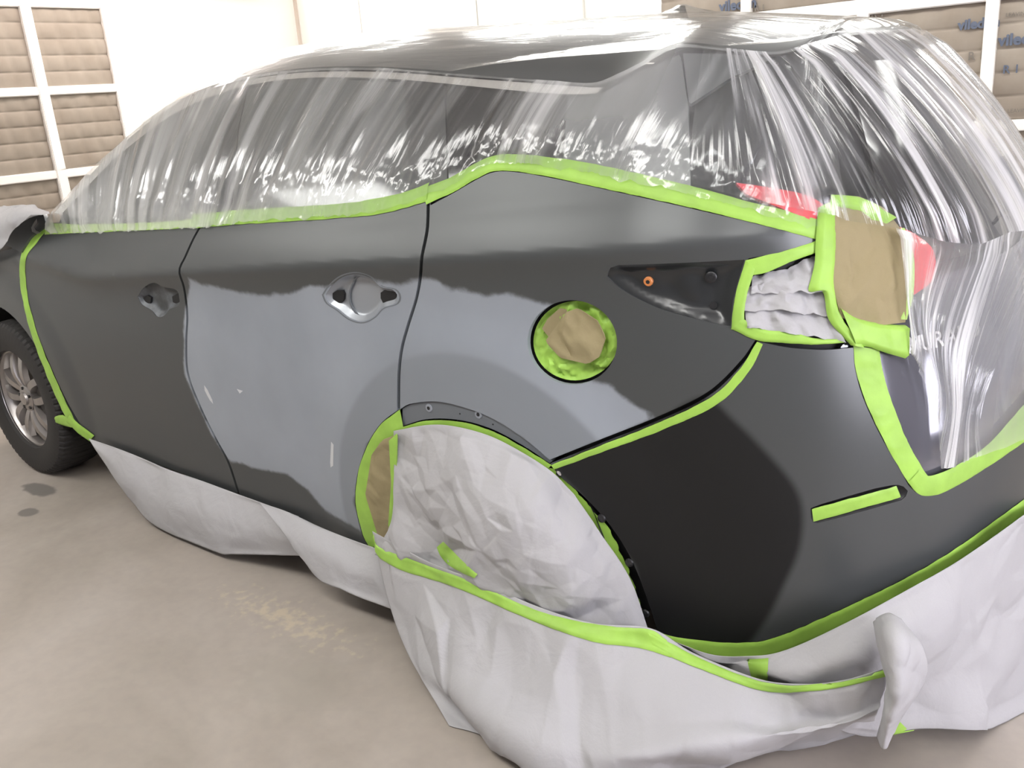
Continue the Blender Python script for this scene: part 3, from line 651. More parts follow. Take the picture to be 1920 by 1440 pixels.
patch('pillar_trim', path(('l', [(437, 170), (462, 166), (445, 240), (430, 410), (384, 412), (400, 330), (437, 170)])), M_black, car, h=.02, off=-.003)
patch('pillar_trim', path(('l', [(757, 150), (832, 157), (838, 372), (765, 392), (766, 340), (757, 150)])), M_black, car, h=.02, off=-.003)
patch('quarter_window', path(('l', [(834, 158), (1060, 178), (1052, 240), (1050, 345), (940, 330), (880, 350), (840, 368), (834, 158)])), M_darkglass, car, h=.02, off=-.005)
patch('rear_pillar_cover', path(('l', [(1062, 178), (1130, 172), (1200, 132), (1275, 100), (1290, 196), (1296, 400), (1180, 372), (1052, 345), (1062, 178)])), M_roofp, car, h=.02, off=-.004)
# roof edge
EDGE = [(100, 400), (148, 350), (198, 298), (248, 254), (298, 215), (360, 180), (430, 156), (500, 142), (570, 134), (640, 131), (720, 132), (800, 137), (880, 144), (960, 150), (1040, 156), (1110, 160), (1150, 150), (1200, 126), (1268, 90), (1360, 95), (1455, 102), (1530, 82), (1600, 66), (1740, 58)]
EU = cast(crom(EDGE, 160)); EU = EU[np.argsort(EU[:, 0])]
EU = EU[EU[:, 0] > .02]
e0 = EU[0][1]; EU = np.vstack([[0.0, e0+.004], EU])
def ztop(u): return np.interp(np.abs(u), EU[:, 0], EU[:, 1])
uA = EU[-1][0]
patch('spoiler_side', path(('l', [(1280, 99), (1360, 100), (1452, 108), (1370, 145), (1292, 196), (1280, 99)])), M_roofp, car, h=.02, off=-.002)
def roof_pts(u, t, lift=0.0):
    """cross slice of the roof between the two roof edges; t from -1 (left) to 1 (right)"""
    p = S(u, ztop(u)); yr = np.abs(p[:, 1]); zc_ = np.interp(p[:, 0], [-2.4, -2.15, -1.9, -1.6, -1.3, -.9, -.5, .1, .4, .65, .85], [1.24, 1.41, 1.61, 1.785, 1.83, 1.84, 1.815, 1.785, 1.765, 1.73, 1.70])
    hh = np.clip(zc_-p[:, 2], 0, None)*np.clip(yr/.3, 0, 1)
    z = p[:, 2]+hh*(1-np.abs(t)**3.0)+lift
    return np.stack([p[:, 0]+0*t, yr*t, z], 1)
us = np.linspace(.0, uA, 150); ts = np.linspace(-1, 1, 41)
UU, TT = [g.ravel() for g in np.meshgrid(us, ts, indexing='ij')]
Xr = roof_pts(UU, TT); xsplit = -1.25
RF = gridf(len(us), len(ts)); cen = np.array([Xr[list(f), 0].mean() for f in RF])
mesh('roof', Xr, [f for f, c in zip(RF, cen) if c > xsplit], M_roofp, car)
mesh('windscreen', Xr, [f for f, c in zip(RF, cen) if c <= xsplit], M_darkglass, car)
sg = on_plane([(1127, 84), (1110, 152)], 1, -.6)
# hood
hu = np.linspace(uA, ULEN-.35, 40); Hh = []
for u in hu:
    p = S([u], [0])[0]; zz = 1.215-.26*((-2.15-p[0])/1.6 if p[0] < -2.15 else 0); p = S([u], [zz])[0]
    for t in np.linspace(-1, 1, 25): Hh.append((p[0], abs(p[1])*t, zz+.05*(1-abs(t)**2.2)))
mesh('hood', Hh, gridf(40, 25), M_roofp, car)
# inner shell, both sides, with open wheel arches, plus a floor pan and wheel wells
su = np.linspace(-ULEN, ULEN, 360); sv = np.linspace(.28, 1.0, 60); zt = 1.0
V = []; 
for u in su:
    x = float(Sx(u)); top_ = float(ztop(u)) if abs(u) < uA else max(.9, 1.19-.26*(-2.15-x)/1.6)
    for s_ in np.linspace(0, 1, 60): V.append((u, .30+(top_-.004-.30)*s_))
V = np.array(V); X = S(V[:, 0], V[:, 1], -.03 if True else 0); F = gridf(len(su), 60)
def keep(f):
    c = X[list(f)].mean(0)
    return min(math.hypot(c[0]-RAX, c[2]-WZ), math.hypot(c[0]-FAX, c[2]-WZ)) > .45 or abs(c[1]) < .6
left = [f for f in F if keep(f)]
mesh('body_shell', X, left, M_shell, car)
# right hand side skin
ru = np.linspace(-ULEN, -.72, 200); V = []
for u in ru:
    for s_ in np.linspace(0, 1, 40): V.append((u, .30+(max(.95, min(float(ztop(u)), 1.32) if abs(u) < uA else 1.19-.26*(-2.15-float(Sx(u)))/1.6)-.30)*s_))
V = np.array(V); X = S(V[:, 0], V[:, 1]); mesh('right_side_panel', X, [f for f in gridf(200, 40) if keep(f)], M_paint, car, attr={'primer': np.full(len(X), -1.), 'black_area': np.full(len(X), -1.)})
MB().box((-1.4, 0, .33), (4.2, 1.3, .1)).build('floor_pan', M_shell, car)
for ax in (RAX, FAX):
    for s_ in (-1, 1):
        V = []; n = 28
        for k in range(n):
            a = math.radians(-15+k*210/(n-1))
            for yy, rr in ((.90, .455), (.62, .44), (.60, .05)): V.append((ax+rr*math.cos(a), s_*yy, WZ+rr*math.sin(a)))
        mesh('wheel_well', V, gridf(n, 3), M_shell, car)
# wheels
def tyre(parent, ax, side, name='tyre'):
    prof = [(.238, -.095), (.245, -.108), (.29, -.120), (.335, -.121), (.362, -.114), (.376, -.100), (.381, -.07), (.383, -.035), (.383, .035), (.381, .07), (.376, .10), (.362, .114), (.335, .121), (.29, .12), (.245, .108), (.238, .095)]
    n = 288; V = []
    for k in range(n):
        a = 2*PI*k/n; notch = (k % 4) < 1; lug = ((k+2) % 6) < 1
        for i, (r, y) in enumerate(prof):
            d = 0
            if 4 <= i <= 6 or 9 <= i <= 11: d = .007 if notch else 0
            if 6 < i < 9 and lug: d = .005
            V.append((ax+(r-d)*math.cos(a), side*(.80+y), WZ+(r-d)*math.sin(a)))
    V = np.array(V); F = [tuple(((k*16+i), (k*16+i+1), ((k+1) % n)*16+i+1, ((k+1) % n)*16+i)) for k in range(n) for i in range(15)]
    t = mesh(name, V, F, M_tyre, parent, True, angle=30); yo = side*.902
    # rim
    b = MB(); nn = 72; V = []
    pr = [(.246, .0), (.243, -.012), (.232, -.014), (.222, -.03), (.214, -.09), (.21, -.17), (.06, -.175), (.0, -.175)]
    for k in range(nn):
        a = 2*PI*k/nn
        for r, d in pr: V.append((ax+r*math.cos(a), yo+side*d, WZ+r*math.sin(a)))
    F = [(k*8+i, k*8+i+1, ((k+1) % nn)*8+i+1, ((k+1) % nn)*8+i) for k in range(nn) for i in range(7)]
    b.add(V, F); rim_ = b.build('rim', M_rim, t, True)
    s = MB()
    for k in range(5):
        for sg_ in (-1, 1):
            a = 2*PI*k/5+.35+sg_*.20; a0 = 2*PI*k/5+.35+sg_*.42
            V = []
            for q in range(7):
                f = q/6; r = .05+.178*f; ang = a0*(1-f)+a*f; wdt = .019+.006*f
                e = np.array([math.cos(ang), 0, math.sin(ang)]); g = np.array([-math.sin(ang), 0, math.cos(ang)])
                c = np.array([ax, yo+side*(-.035+.02*math.sin(PI*f)), WZ])+e*r
                for (dw, dy) in ((-1, -.02), (-.75, .006), (.75, .006), (1, -.02)): V.append(c+g*wdt*dw+np.array([0, side*dy, 0]))
            s.add(V, gridf(7, 4))
    s.build('spokes', M_rim, t, True, 50)
    h = MB(); V = []
    for r, d in ((.066, -.05), (.064, -.022), (.05, -.016), (.034, -.016), (.030, -.006), (.0, -.004)):
        for k in range(30): V.append((ax+r*math.cos(2*PI*k/30), yo+side*d, WZ+r*math.sin(2*PI*k/30)))
    h.add(V, gridf(6, 30, True)); h.build('hub_cap', M_rim, t, True)
    for k in range(5):
        a = 2*PI*k/5+.35; c = (ax+.052*math.cos(a), WZ+.052*math.sin(a)); MB().tube([(c[0], yo-side*.035, c[1]), (c[0], yo-side*.012, c[1])], .008, 6).build('wheel_nut', M_black, t)
    disc = MB().tube([(ax, yo-side*.13, WZ), (ax, yo-side*.115, WZ)], .16, 40); disc.build('brake_disc', mat('brake steel', (.2, .19, .18), .4, .8), t)
    return t
for ax in (FAX, RAX):
    for sd in (-1, 1): tyre(car, ax, sd)
# shark fin antenna on the roof
ap = on_plane([(1255, 14)], 1, 0.0)[0]; V = []
for i in range(9):
    f = i/8; L_ = .075*(1-f)+.012*f; W_ = .024*(1-f)+.004*f; xo = .04*f
    for j in range(16): V.append((ap[0]+xo-.0+L_*math.cos(2*PI*j/16), W_*math.sin(2*PI*j/16), ap[2]-.075+.075*f))
b_ = MB(); b_.add(V, gridf(9, 16, True)+[tuple(8*16+j for j in range(16))]); b_.build('roof_antenna', M_black, car, True)
# door mirror (folded, bagged at left edge) base on the front door
mirror = MB()
c = on_plane([(24, 438)], 1, -1.03)[0]
V = []
sp_ = lambda a_: math.copysign(abs(a_)**.6, a_)
for i in range(11):
    th = -PI/2+PI*i/10
    for j in range(20):
        ph = 2*PI*j/20; V.append((c[0]+.045*sp_(math.cos(th))*sp_(math.cos(ph))+.02*math.sin(th), c[1]+.085*sp_(math.sin(th)), c[2]+(.058+.014*math.sin(th))*sp_(math.cos(th))*sp_(math.sin(ph))))
mirror.add(V, gridf(11, 20, True)); patch('mirror_base', path(('l', [(44, 474), (8, 458), (30, 425), (55, 399), (86, 400), (92, 424), (62, 446), (44, 474)])), M_roofp, car, h=.015, off=.012, rim=.02)
patch('mirror_base_trim', path(('l', [(76, 412), (66, 426), (64, 436), (80, 443), (84, 439), (70, 433), (71, 427), (80, 415), (76, 412)])), M_chrome, car, h=.006, off=.016, rim=.006)
RING = cast(ell(681, 558, 34, 41)); patch('cup_edge', RING, M_flange, rear_door, [cast(ell(681, 558, 31.5, 38))], h=.005, off=-.0135, rim=.004)
RG2 = np.array(LCR); cc_ = RG2.mean(0); patch('cup_edge', cc_+(RG2-cc_)*1.10, M_flange, rear_door, [cc_+(RG2-cc_)*1.05], h=.005, off=.0004, rim=0)
#@@MASK
# ------------------------------------------------------------------ masking: green tape
_fc = {}
def facets(P, sc, seed):
    """random planar facets with crisp creases between them, about -.5..+.5, cell size 1/sc"""
    q = P[:, :2]*sc; key = seed
    lo = q.min(0)-2; hi = q.max(0)+2; rs = np.random.RandomState(int(seed)*7+11); gx, gy = np.arange(lo[0], hi[0], 1.0), np.arange(lo[1], hi[1], 1.0)
    if len(gx)*len(gy) > 6000: return nz(np.stack([q[:, 0], q[:, 1]], 1), (1, 1), seed)
    pts = np.array([(x, y) for x in gx for y in gy])+rs.uniform(-.48, .48, (len(gx)*len(gy), 2)); hgt = rs.uniform(-.5, .5, len(pts))
    r = delaunay_2d_cdt([Vector(p) for p in pts], [], [], 0, 1e-6)
    vs = [(p[0], p[1], hgt[o[0]] if o else 0) for p, o in zip([tuple(v) for v in r[0]], r[3])]
    bt = BVHTree.FromPolygons([Vector(v) for v in vs], [tuple(f) for f in r[2]]); out = np.zeros(len(q)); dn = Vector((0, 0, -1))
    for i, (x, y) in enumerate(q):
        h_ = bt.ray_cast(Vector((x, y, 5)), dn); out[i] = h_[0].z if h_[0] is not None else 0
    return out
def crumple(P, amp, sc, seed):
    """creased-paper height: planar facets at three scales"""
    return amp*(.85*facets(P, sc*1.1, seed)+.42*facets(P*np.array([1., .8]), sc*2.7, seed+5)+.12*facets(P, sc*6.5, seed+9))
def ribbon(name, label, A, B, mt=None, off=.003, m_=7, jit=1.0, tilt=0.0, smooth=True, seed=1, cr=.0016, parent=None, bvh=None, cat='masking tape', h=6, lift=.003):
    L_ = sum(math.dist(A[i], A[i+1]) for i in range(len(A)-1)); n = max(6, int(L_/h))
    f = crom if smooth else lin
    a, b = f(A, n), f(B, n); rs = np.random.RandomState(seed*17+3)
    ja = np.convolve(rs.uniform(-1, 1, n+4), np.ones(3)/3, 'same')[2:-2]*jit; jb = np.convolve(rs.uniform(-1, 1, n+4), np.ones(3)/3, 'same')[2:-2]*jit
    d = (b-a)/(np.linalg.norm(b-a, axis=1)[:, None]+1e-9); a = a+d*ja[:, None]; b = b+d*jb[:, None]
    T = np.linspace(0, 1, m_); px = (a[:, None]*(1-T[None, :, None])+b[:, None]*T[None, :, None]).reshape(-1, 2)
    if bvh is None:
        ua, ub = cast(a), cast(b); uv = (ua[:, None]*(1-T[None, :, None])+ub[:, None]*T[None, :, None]).reshape(-1, 2)
        X, N = S(uv[:, 0], uv[:, 1]), SN(uv[:, 0], uv[:, 1])
    else:
        X = np.zeros((len(px), 3)); N = np.zeros((len(px), 3)); D = ray(px); last = None; prev = None
        for i, dd in enumerate(D):
            hh = bvh.ray_cast(Vector(CAM), Vector(dd).normalized())
            if hh[0] is None: hh = bvh.find_nearest(Vector(last) if last is not None else Vector(CAM+dd*2.3))
            nn = np.array(hh[1]); nn = nn if nn@dd < 0 else -nn; X[i] = hh[0]; N[i] = nn; last = X[i]
        NN = N.reshape(n, m_, 3).mean(1); NN = np.stack([np.convolve(NN[:, k], np.ones(5)/5, 'same') for k in range(3)], 1); NN /= np.linalg.norm(NN, axis=1)[:, None]
        N = np.repeat(NN, m_, 0)
    s_ = np.arange(n)[:, None]*h/40.+0*T[None]; t_ = 0*s_+T[None]
    Q = np.stack([s_.ravel(), t_.ravel()], 1)
    w_ = crumple(Q, cr, 1.6, seed)+off+tilt*(Q[:, 1]-.5); edge = (np.abs(t_-.5) > .49).ravel()
    w_ = np.where(edge & (tilt == 0), off*.4, np.maximum(w_, off*.6-abs(tilt))); X = X+N*w_[:, None]
    o = mesh(name, X, gridf(n, m_), mt or M_tape, parent, True, uv=Q)
    if label: tag(o, label, cat, None)
    return o
ribbon('masking_tape', 'pale green tape along the front door window line, film edge over it', [(84, 440), (150, 437), (240, 433), (330, 429), (390, 425)], [(92, 418), (150, 421), (240, 419), (330, 414), (392, 407)], M_tape2, seed=2)
ribbon('masking_tape', 'wide green tape along the rear door window line', [(366, 428), (450, 421), (550, 415), (640, 409), (705, 403), (760, 390), (802, 378)], [(362, 402), (450, 394), (550, 388), (640, 382), (705, 373), (760, 360), (806, 343)], M_tape, seed=3, off=.005)
ribbon('masking_tape', 'long green tape along the top edge of the quarter panel up to the tail lamp', [(800, 384), (850, 361), (895, 335), (925, 322), (960, 321), (1020, 330), (1120, 351), (1300, 391), (1440, 425), (1531, 449)],
       [(796, 352), (845, 333), (890, 307), (925, 293), (960, 289), (1020, 294), (1120, 309), (1280, 345), (1410, 380), (1532, 408)], M_tape, seed=4, off=.004, m_=9)
ribbon('masking_tape', 'thin green tape down the gap between fender and front door', [(84, 424), (60, 447), (42, 472), (37, 500), (40, 545), (51, 600), (69, 655), (95, 720), (127, 790)], [(97, 420), (72, 452), (52, 478), (48, 505), (51, 548), (63, 600), (81, 655), (107, 715), (139, 786)], M_tape, seed=5)
ribbon('masking_tape', 'short torn green tape tab behind the front wheel', [(104, 781), (118, 778), (138, 792)], [(106, 793), (118, 797), (136, 801)], M_tape, seed=6, cr=.006, off=.006)
ribbon('masking_tape', 'crumpled green tape at the front tip of the sill paper', [(132, 778), (150, 795), (178, 816)], [(128, 792), (146, 810), (170, 827)], M_tape, seed=7, cr=.008, off=.008)
ribbon('masking_tape', 'green tape in the seam between quarter panel and rear bumper', [(1419, 640), (1390, 689), (1334, 744), (1240, 790), (1130, 834), (1034, 872)], [(1430, 645), (1404, 696), (1347, 756), (1250, 803), (1135, 845), (1040, 880)], M_tape, seed=8, off=.002)
ribbon('masking_tape', 'broad green tape round the front curve of the rear wheel opening', [(750, 768), (716, 794), (689, 836), (671, 890), (667, 945), (680, 1000), (694, 1030)], [(756, 800), (738, 822), (722, 855), (708, 900), (704, 945), (712, 985), (722, 1010)], M_tape, seed=9, off=.0, cr=.004)
ribbon('masking_tape', 'green tape along the upper curve of the rear wheel opening', [(752, 801), (800, 789), (860, 790), (920, 807), (980, 838), (1034, 872)], [(752, 815), (800, 804), (850, 807), (905, 824), (960, 855), (1015, 892)], M_tape, seed=10, off=.0, cr=.002)
ribbon('masking_tape', 'narrow scalloped green tape up the rear edge of the wheel opening beside the bumper', [(1040, 880), (1090, 932), (1136, 988), (1166, 1042), (1190, 1105), (1212, 1178)], [(1012, 876), (1072, 940), (1118, 995), (1150, 1048), (1176, 1110), (1204, 1176)], M_tape, seed=11, off=-.006, jit=6, cr=.003)
ribbon('masking_tape', 'green tape over the tail lamp opening, top edge', [(1398, 488), (1440, 478), (1490, 465), (1532, 451)], [(1402, 517), (1440, 510), (1480, 492), (1534, 472)], M_tape, seed=12, cr=.003)
ribbon('masking_tape', 'green tape down the front edge of the tail lamp opening', [(1398, 488), (1385, 530), (1375, 575), (1371, 618)], [(1416, 505), (1404, 540), (1396, 580), (1396, 608)], M_tape, seed=13, cr=.002, off=.005)
ribbon('masking_tape', 'green tape below the white paper in the tail lamp opening', [(1371, 616), (1420, 638), (1470, 643), (1530, 646), (1582, 642)], [(1392, 596), (1430, 617), (1475, 622), (1530, 634), (1578, 636)], M_tape, seed=14, cr=.003, off=.006)
# crumpled white paper filling the lamp opening: three folded layers
LPX = [(1404, 500), (1470, 488), (1532, 470), (1545, 560), (1575, 638), (1470, 625), (1392, 604)]
for k, (a, b, lb) in enumerate((([(1412, 520), (1470, 505), (1535, 478)], [(1408, 552), (1470, 548), (1545, 548)], 'white paper layer tucked in the tail lamp opening, upper fold'), ([(1402, 540), (1470, 528), (1545, 535)], [(1392, 585), (1450, 582), (1556, 592)], 'white paper layer tucked in the tail lamp opening, middle fold'),
                                ([(1396, 580), (1465, 562), (1552, 576)], [(1400, 612), (1480, 625), (1580, 640)], 'white paper layer tucked in the tail lamp opening, lowest fold'))):
    ribbon('masking_paper', lb, a, b, M_paper, off=-.006+.001*k, tilt=.020, m_=20, jit=5, seed=20+k, cr=.028, cat='masking paper', h=5)
def crpatch(name, label, pts, mt, off, amp, sc, seed, cat, closed_smooth=False, h=.008, parent=None):
    L_ = [tuple(p) for p in pts]; uvp = loop(L_) if closed_smooth else path(('l', L_+[L_[0]]))
    o = patch(name, uvp, mt, parent, off=lambda P, d: off+crumple(P, amp, sc, seed)*sm(0, .01, d), h=h, rim=.004)
    if label: tag(o, label, cat)
    return o
crpatch('masking_tape', 'crumpled green tape lining the round fuel filler opening', ell(1073, 642, 80, 74), M_tape, -.018, .026, 34, 4, 'masking tape', h=.005)
crpatch('kraft_paper', 'folded brown paper square stuck in the fuel filler opening', [(1062, 585), (1083, 578), (1120, 602), (1135, 633), (1124, 669), (1102, 683), (1050, 671), (1022, 640)], M_kraft, .0, .018, 22, 6, 'kraft paper')
crpatch('kraft_paper', 'small brown paper flap behind the square at the fuel filler', [(1022, 600), (1045, 580), (1068, 584), (1030, 640), (1012, 618)], M_kraft, -.010, .004, 14, 7, 'kraft paper')
crpatch('kraft_paper', 'brown paper strip in the front of the rear wheel opening', [(702, 850), (722, 822), (750, 812), (748, 880), (742, 960), (752, 1030), (716, 1010), (690, 925)], M_kraft, .012, .012, 14, 8, 'kraft paper')
crpatch('masking_tape', 'vertical green tape strip beside the brown paper in the wheel opening', [(738, 822), (753, 808), (752, 880), (748, 960), (746, 992), (736, 985), (742, 900)], M_tape, .020, .004, 10, 9, 'masking tape')
crpatch('kraft_paper', 'large brown paper sheet taped over the tail lamp', [(1548, 378), (1600, 372), (1650, 395), (1685, 440), (1692, 520), (1690, 605), (1630, 612), (1572, 596), (1556, 540), (1552, 440)], M_kraft, .014, .022, 12, 10, 'kraft paper', h=.006)
ribbon('masking_tape', 'vertical green tape between tail lamp opening and brown paper', [(1530, 392), (1526, 450), (1524, 500), (1514, 546), (1540, 548), (1552, 600), (1592, 647)], [(1562, 378), (1563, 450), (1562, 500), (1562, 540), (1566, 575), (1580, 604), (1618, 652)], M_tape, seed=15, off=.018, cr=.004)
ribbon('masking_tape', 'wide green tape along the top of the brown paper by the tail lamp', [(1545, 392), (1600, 400), (1650, 425)], [(1548, 368), (1605, 374), (1672, 412)], M_tape, seed=16, off=.02, cr=.004)
ribbon('masking_tape', 'wide green tape across the bottom of the brown paper by the tail lamp', [(1566, 572), (1600, 596), (1645, 606), (1692, 610)], [(1598, 650), (1625, 650), (1652, 660), (1692, 672)], M_tape, seed=17, off=.022, cr=.005, m_=10)
ribbon('masking_tape', 'green tape edge on the red tail lamp right of the brown paper', [(1672, 432), (1692, 490), (1690, 560), (1680, 600)], [(1690, 432), (1708, 490), (1706, 555), (1694, 600)], M_tape2, seed=18, off=.014)
ribbon('masking_tape', 'long green tape down the left edge of the tailgate', [(1600, 648), (1604, 690), (1620, 745), (1651, 815), (1690, 885), (1714, 920)], [(1648, 655), (1656, 700), (1676, 765), (1700, 825), (1732, 882), (1745, 898)], M_tape, seed=19, off=.002, m_=9, cr=.005)
ribbon('masking_tape', 'wide bright green tape along the lower edge of the tailgate', [(1702, 902), (1722, 926), (1752, 928), (1790, 912), (1850, 876), (1920, 828), (1962, 796)], [(1722, 880), (1738, 892), (1765, 886), (1800, 868), (1850, 834), (1915, 762), (1940, 730)], M_tape, seed=21, off=.004, m_=9, cr=.003)
ribbon('masking_tape', 'short green tape filling the reflector slot of the rear bumper', [(1525, 978), (1600, 957), (1688, 932)], [(1522, 954), (1600, 933), (1680, 911)], M_tape, seed=22, off=.003, cr=.003, smooth=False)
ribbon('masking_tape', 'long green tape along the bottom edge of the rear bumper', BMPBOT, [(1236, 1196), (1262, 1210), (1330, 1230), (1400, 1236), (1462, 1225), (1570, 1178), (1705, 1106), (1806, 1048), (1925, 965), (2020, 900)], M_tape, seed=23, off=.004, m_=8)

# ------------------------------------------------------------------ masking paper drapes
def drape(name, label, rows, mt, n=90, m_=160, amp=.03, sc=3.2, seed=1, cat='masking paper', folds=None, minz=.004):
    """rows of (px, py, y-plane or ('z', height)); lofted through the 3-D points, then creased"""
    R3 = []
    for row in rows:
        P = []
        for (x, y, q) in row: P.append(np.array(q[1:]) if isinstance(q, tuple) and q[0] == 'p' else on_plane([(x, y)], 2, q[1])[0] if isinstance(q, tuple) else on_plane([(x, y)], 1, q)[0])
        R3.append(crom(P, m_))
    R3 = np.array(R3); G = np.stack([crom(R3[:, j], n) for j in range(m_)], 1); X = G.reshape(-1, 3)
    N = vnorm(X, n, m_); N[(N*(CAM[None]-X)).sum(1) < 0] *= -1
    i_, j_ = np.meshgrid(np.linspace(0, 1, n), np.linspace(0, 1, m_), indexing='ij')
    Q = np.stack([X[:, 0]*.9+X[:, 1]*.5, X[:, 2]-.3*X[:, 1]], 1)
    d = crumple(Q, amp, sc, seed)
    if folds is not None: d = d+folds(i_.ravel(), j_.ravel())
    att = ((sm(0, .06, i_)*.9+.1)*(sm(0, .05, j_)*.8+.2)*(sm(1, .95, j_)*.8+.2)*(sm(1, .9, i_)*.6+.4)).ravel()
    X = X+N*(d*att)[:, None]; X[:, 2] = np.maximum(X[:, 2], minz)
    F = gridf(n, m_); o = mesh(name, X, F, mt, None, True, uv=Q); tag(o, label, cat)
    so = o.modifiers.new('thickness', 'SOLIDIFY'); so.thickness = .0006; so.offset = 0
    return o, BVHTree.FromPolygons([Vector(x) for x in X], F)
# along the sill
drape('masking_paper', 'long white paper hanging under the front door sill', [
    [(166, 822, -.915), (240, 848, -.915), (310, 878, -.915), (380, 902, -.915), (450, 928, -.915), (560, 968, -.915)],
    [(172, 832, -.93), (243, 900, -.95), (300, 935, -.96), (380, 968, -.97), (440, 990, -.96), (562, 1005, -.93)],
    [(178, 842, -.93), (246, 938, -.94), (292, 986, -.96), (402, 1034, -.97), (440, 1040, -.96), (566, 1042, -.92)]], M_paper, 40, 120, .03, 3.5, 31)
drape('masking_paper', 'white paper hanging under the rear door sill, overlapping the front sheet', [
    [(486, 942, -.925), (540, 960, -.925), (600, 988, -.925), (660, 1012, -.925), (716, 1032, -.925)],
    [(520, 985, -.96), (570, 1020, -.97), (630, 1050, -.98), (680, 1070, -.97), (724, 1080, -.95)],
    [(556, 1030, -.97), (598, 1086, -.99), (640, 1106, -1.0), (680, 1124, -.99), (734, 1142, -.97)]], M_paper, 40, 80, .03, 3.5, 32)
# wheel cover
wc, BW = drape('masking_paper', 'crumpled white paper covering the rear wheel', [
    [(738, 808, -.935), (800, 797, -.935), (850, 799, -.935), (915, 816, -.93), (975, 846, -.925), (1034, 884, -.92), (1076, 926, -.91)],
    [(738, 900, -.95), (800, 905, -.985), (870, 905, -.995), (950, 925, -.995), (1030, 960, -.985), (1090, 990, -.95), (1130, 1004, -.91)],
    [(734, 980, -.96), (800, 990, -1.01), (880, 1000, -1.02), (970, 1020, -1.02), (1060, 1060, -1.0), (1130, 1080, -.95), (1182, 1086, -.89)],
    [(702, 1040, -.96), (800, 1075, -1.0), (890, 1105, -1.01), (980, 1140, -1.01), (1080, 1175, -.99), (1160, 1190, -.93), (1220, 1196, -.88)]], M_paper, 180, 220, .085, 4.6, 33,
    folds=None)
# bumper paper
bp, BB = drape('masking_paper', 'big white paper sheet hanging from the rear bumper to the floor', [
    [(1236, 1194, -.905), (1330, 1226, -.89), (1405, 1230, -.885), (1470, 1220, -.87), (1570, 1176, -.81), (1705, 1104, -.68), (1806, 1046, -.53), (1925, 962, -.29), (0, 0, ('p', *S([-.06], [.42], .02)[0])), (0, 0, ('p', *S([-.25], [.42], .012)[0])), (0, 0, ('p', *S([-.55], [.42], .012)[0]))],
    [(1238, 1205, -.89), (1330, 1240, -.90), (1410, 1260, -.90), (1490, 1260, -.90), (1590, 1240, -.86), (1710, 1200, -.74), (1810, 1150, -.58), (1920, 1080, -.36), (0, 0, ('p', 1.33, -.05, .27)), (0, 0, ('p', 1.34, .2, .27)), (0, 0, ('p', 1.30, .5, .27))],
    [(1240, 1230, -.86), (1330, 1270, -.87), (1420, 1290, -.88), (1500, 1305, -.88), (1600, 1310, -.82), (1710, 1300, -.72), (1815, 1270, -.58), (1910, 1230, -.40), (0, 0, ('p', 1.38, -.15, .13)), (0, 0, ('p', 1.40, .15, .13)), (0, 0, ('p', 1.36, .5, .13))],
    [(1250, 1262, -.84), (1340, 1300, -.84), (1430, 1320, -.85), (1530, 1350, -.84), (1625, 1385, -.76), (1720, 1368, -.68), (1830, 1368, -.58), (1885, 1362, ('z', .008)), (0, 0, ('p', 1.40, -.22, .008)), (0, 0, ('p', 1.43, .12, .008)), (0, 0, ('p', 1.38, .5, .008))]], M_paper, 150, 240, .075, 3.4, 34,
    folds=lambda i, j: .02*np.sin(j*17+i*3)*i*(j > .45))
# skirt
sk, BS_ = drape('masking_paper', 'wide white paper skirt spreading from the rear wheel down over the floor', [
    [(698, 996, -.965), (800, 1052, -1.01), (900, 1090, -1.03), (1000, 1134, -1.03), (1110, 1168, -1.015), (1220, 1178, -.965), (1300, 1224, -.93), (1420, 1272, -.92), (1500, 1282, -.91), (1580, 1275, -.89), (1664, 1252, -.85)],
    [(722, 1105, -1.0), (815, 1140, -1.05), (930, 1185, -1.07), (1030, 1220, -1.07), (1140, 1250, -1.06), (1240, 1270, -1.02), (1330, 1290, -.98), (1440, 1315, -.94), (1520, 1325, -.92), (1590, 1315, -.89), (1660, 1290, -.84)],
    [(752, 1200, -1.06), (850, 1240, -1.12), (960, 1290, -1.14), (1070, 1325, -1.14), (1170, 1345, -1.12), (1270, 1350, -1.08), (1360, 1350, -1.02), (1450, 1355, -.96), (1530, 1352, -.92), (1595, 1340, -.89), (1652, 1315, -.84)],
    [(790, 1272, -1.13), (870, 1320, -1.19), (980, 1375, -1.22), (1080, 1420, -1.22), (1190, 1430, -1.19), (1290, 1415, -1.12), (1375, 1398, -1.05), (1460, 1385, -.98), (1540, 1370, -.93), (1600, 1358, -.89), (1646, 1340, -.84)],
    [(842, 1360, ('z', .006)), (925, 1386, ('z', .006)), (1030, 1440, ('z', .006)), (1130, 1500, ('z', .006)), (1240, 1490, ('z', .006)), (1330, 1455, ('z', .006)), (1400, 1428, ('z', .006)), (1480, 1408, ('z', .006)), (1560, 1388, ('z', .006)), (1610, 1376, ('z', .006)), (1640, 1366, ('z', .01))]], M_paper, 180, 250, .085, 3.1, 35,
    folds=lambda i, j: .03*np.sin(j*11-i*2)*i)
# loose paper flap, folded to a point, that hangs in front of the bumper sheet
drape('masking_paper', 'loose white paper flap tapering to a point in front of the bumper sheet', [
    [(1642, 1160, -.80), (1656, 1152, -.83), (1670, 1150, -.82), (1690, 1160, -.77)],
    [(1650, 1205, -.87), (1672, 1200, -.92), (1698, 1200, -.90), (1730, 1212, -.82)],
    [(1662, 1280, -.89), (1680, 1285, -.95), (1706, 1280, -.92), (1738, 1270, -.82)],
    [(1655, 1335, -.88), (1664, 1345, -.94), (1680, 1345, -.92), (1698, 1335, -.84)],
    [(1644, 1380, -.86), (1652, 1402, -.90), (1662, 1403, -.89), (1669, 1385, -.84)]], M_paper, 70, 40, .03, 9, 39)
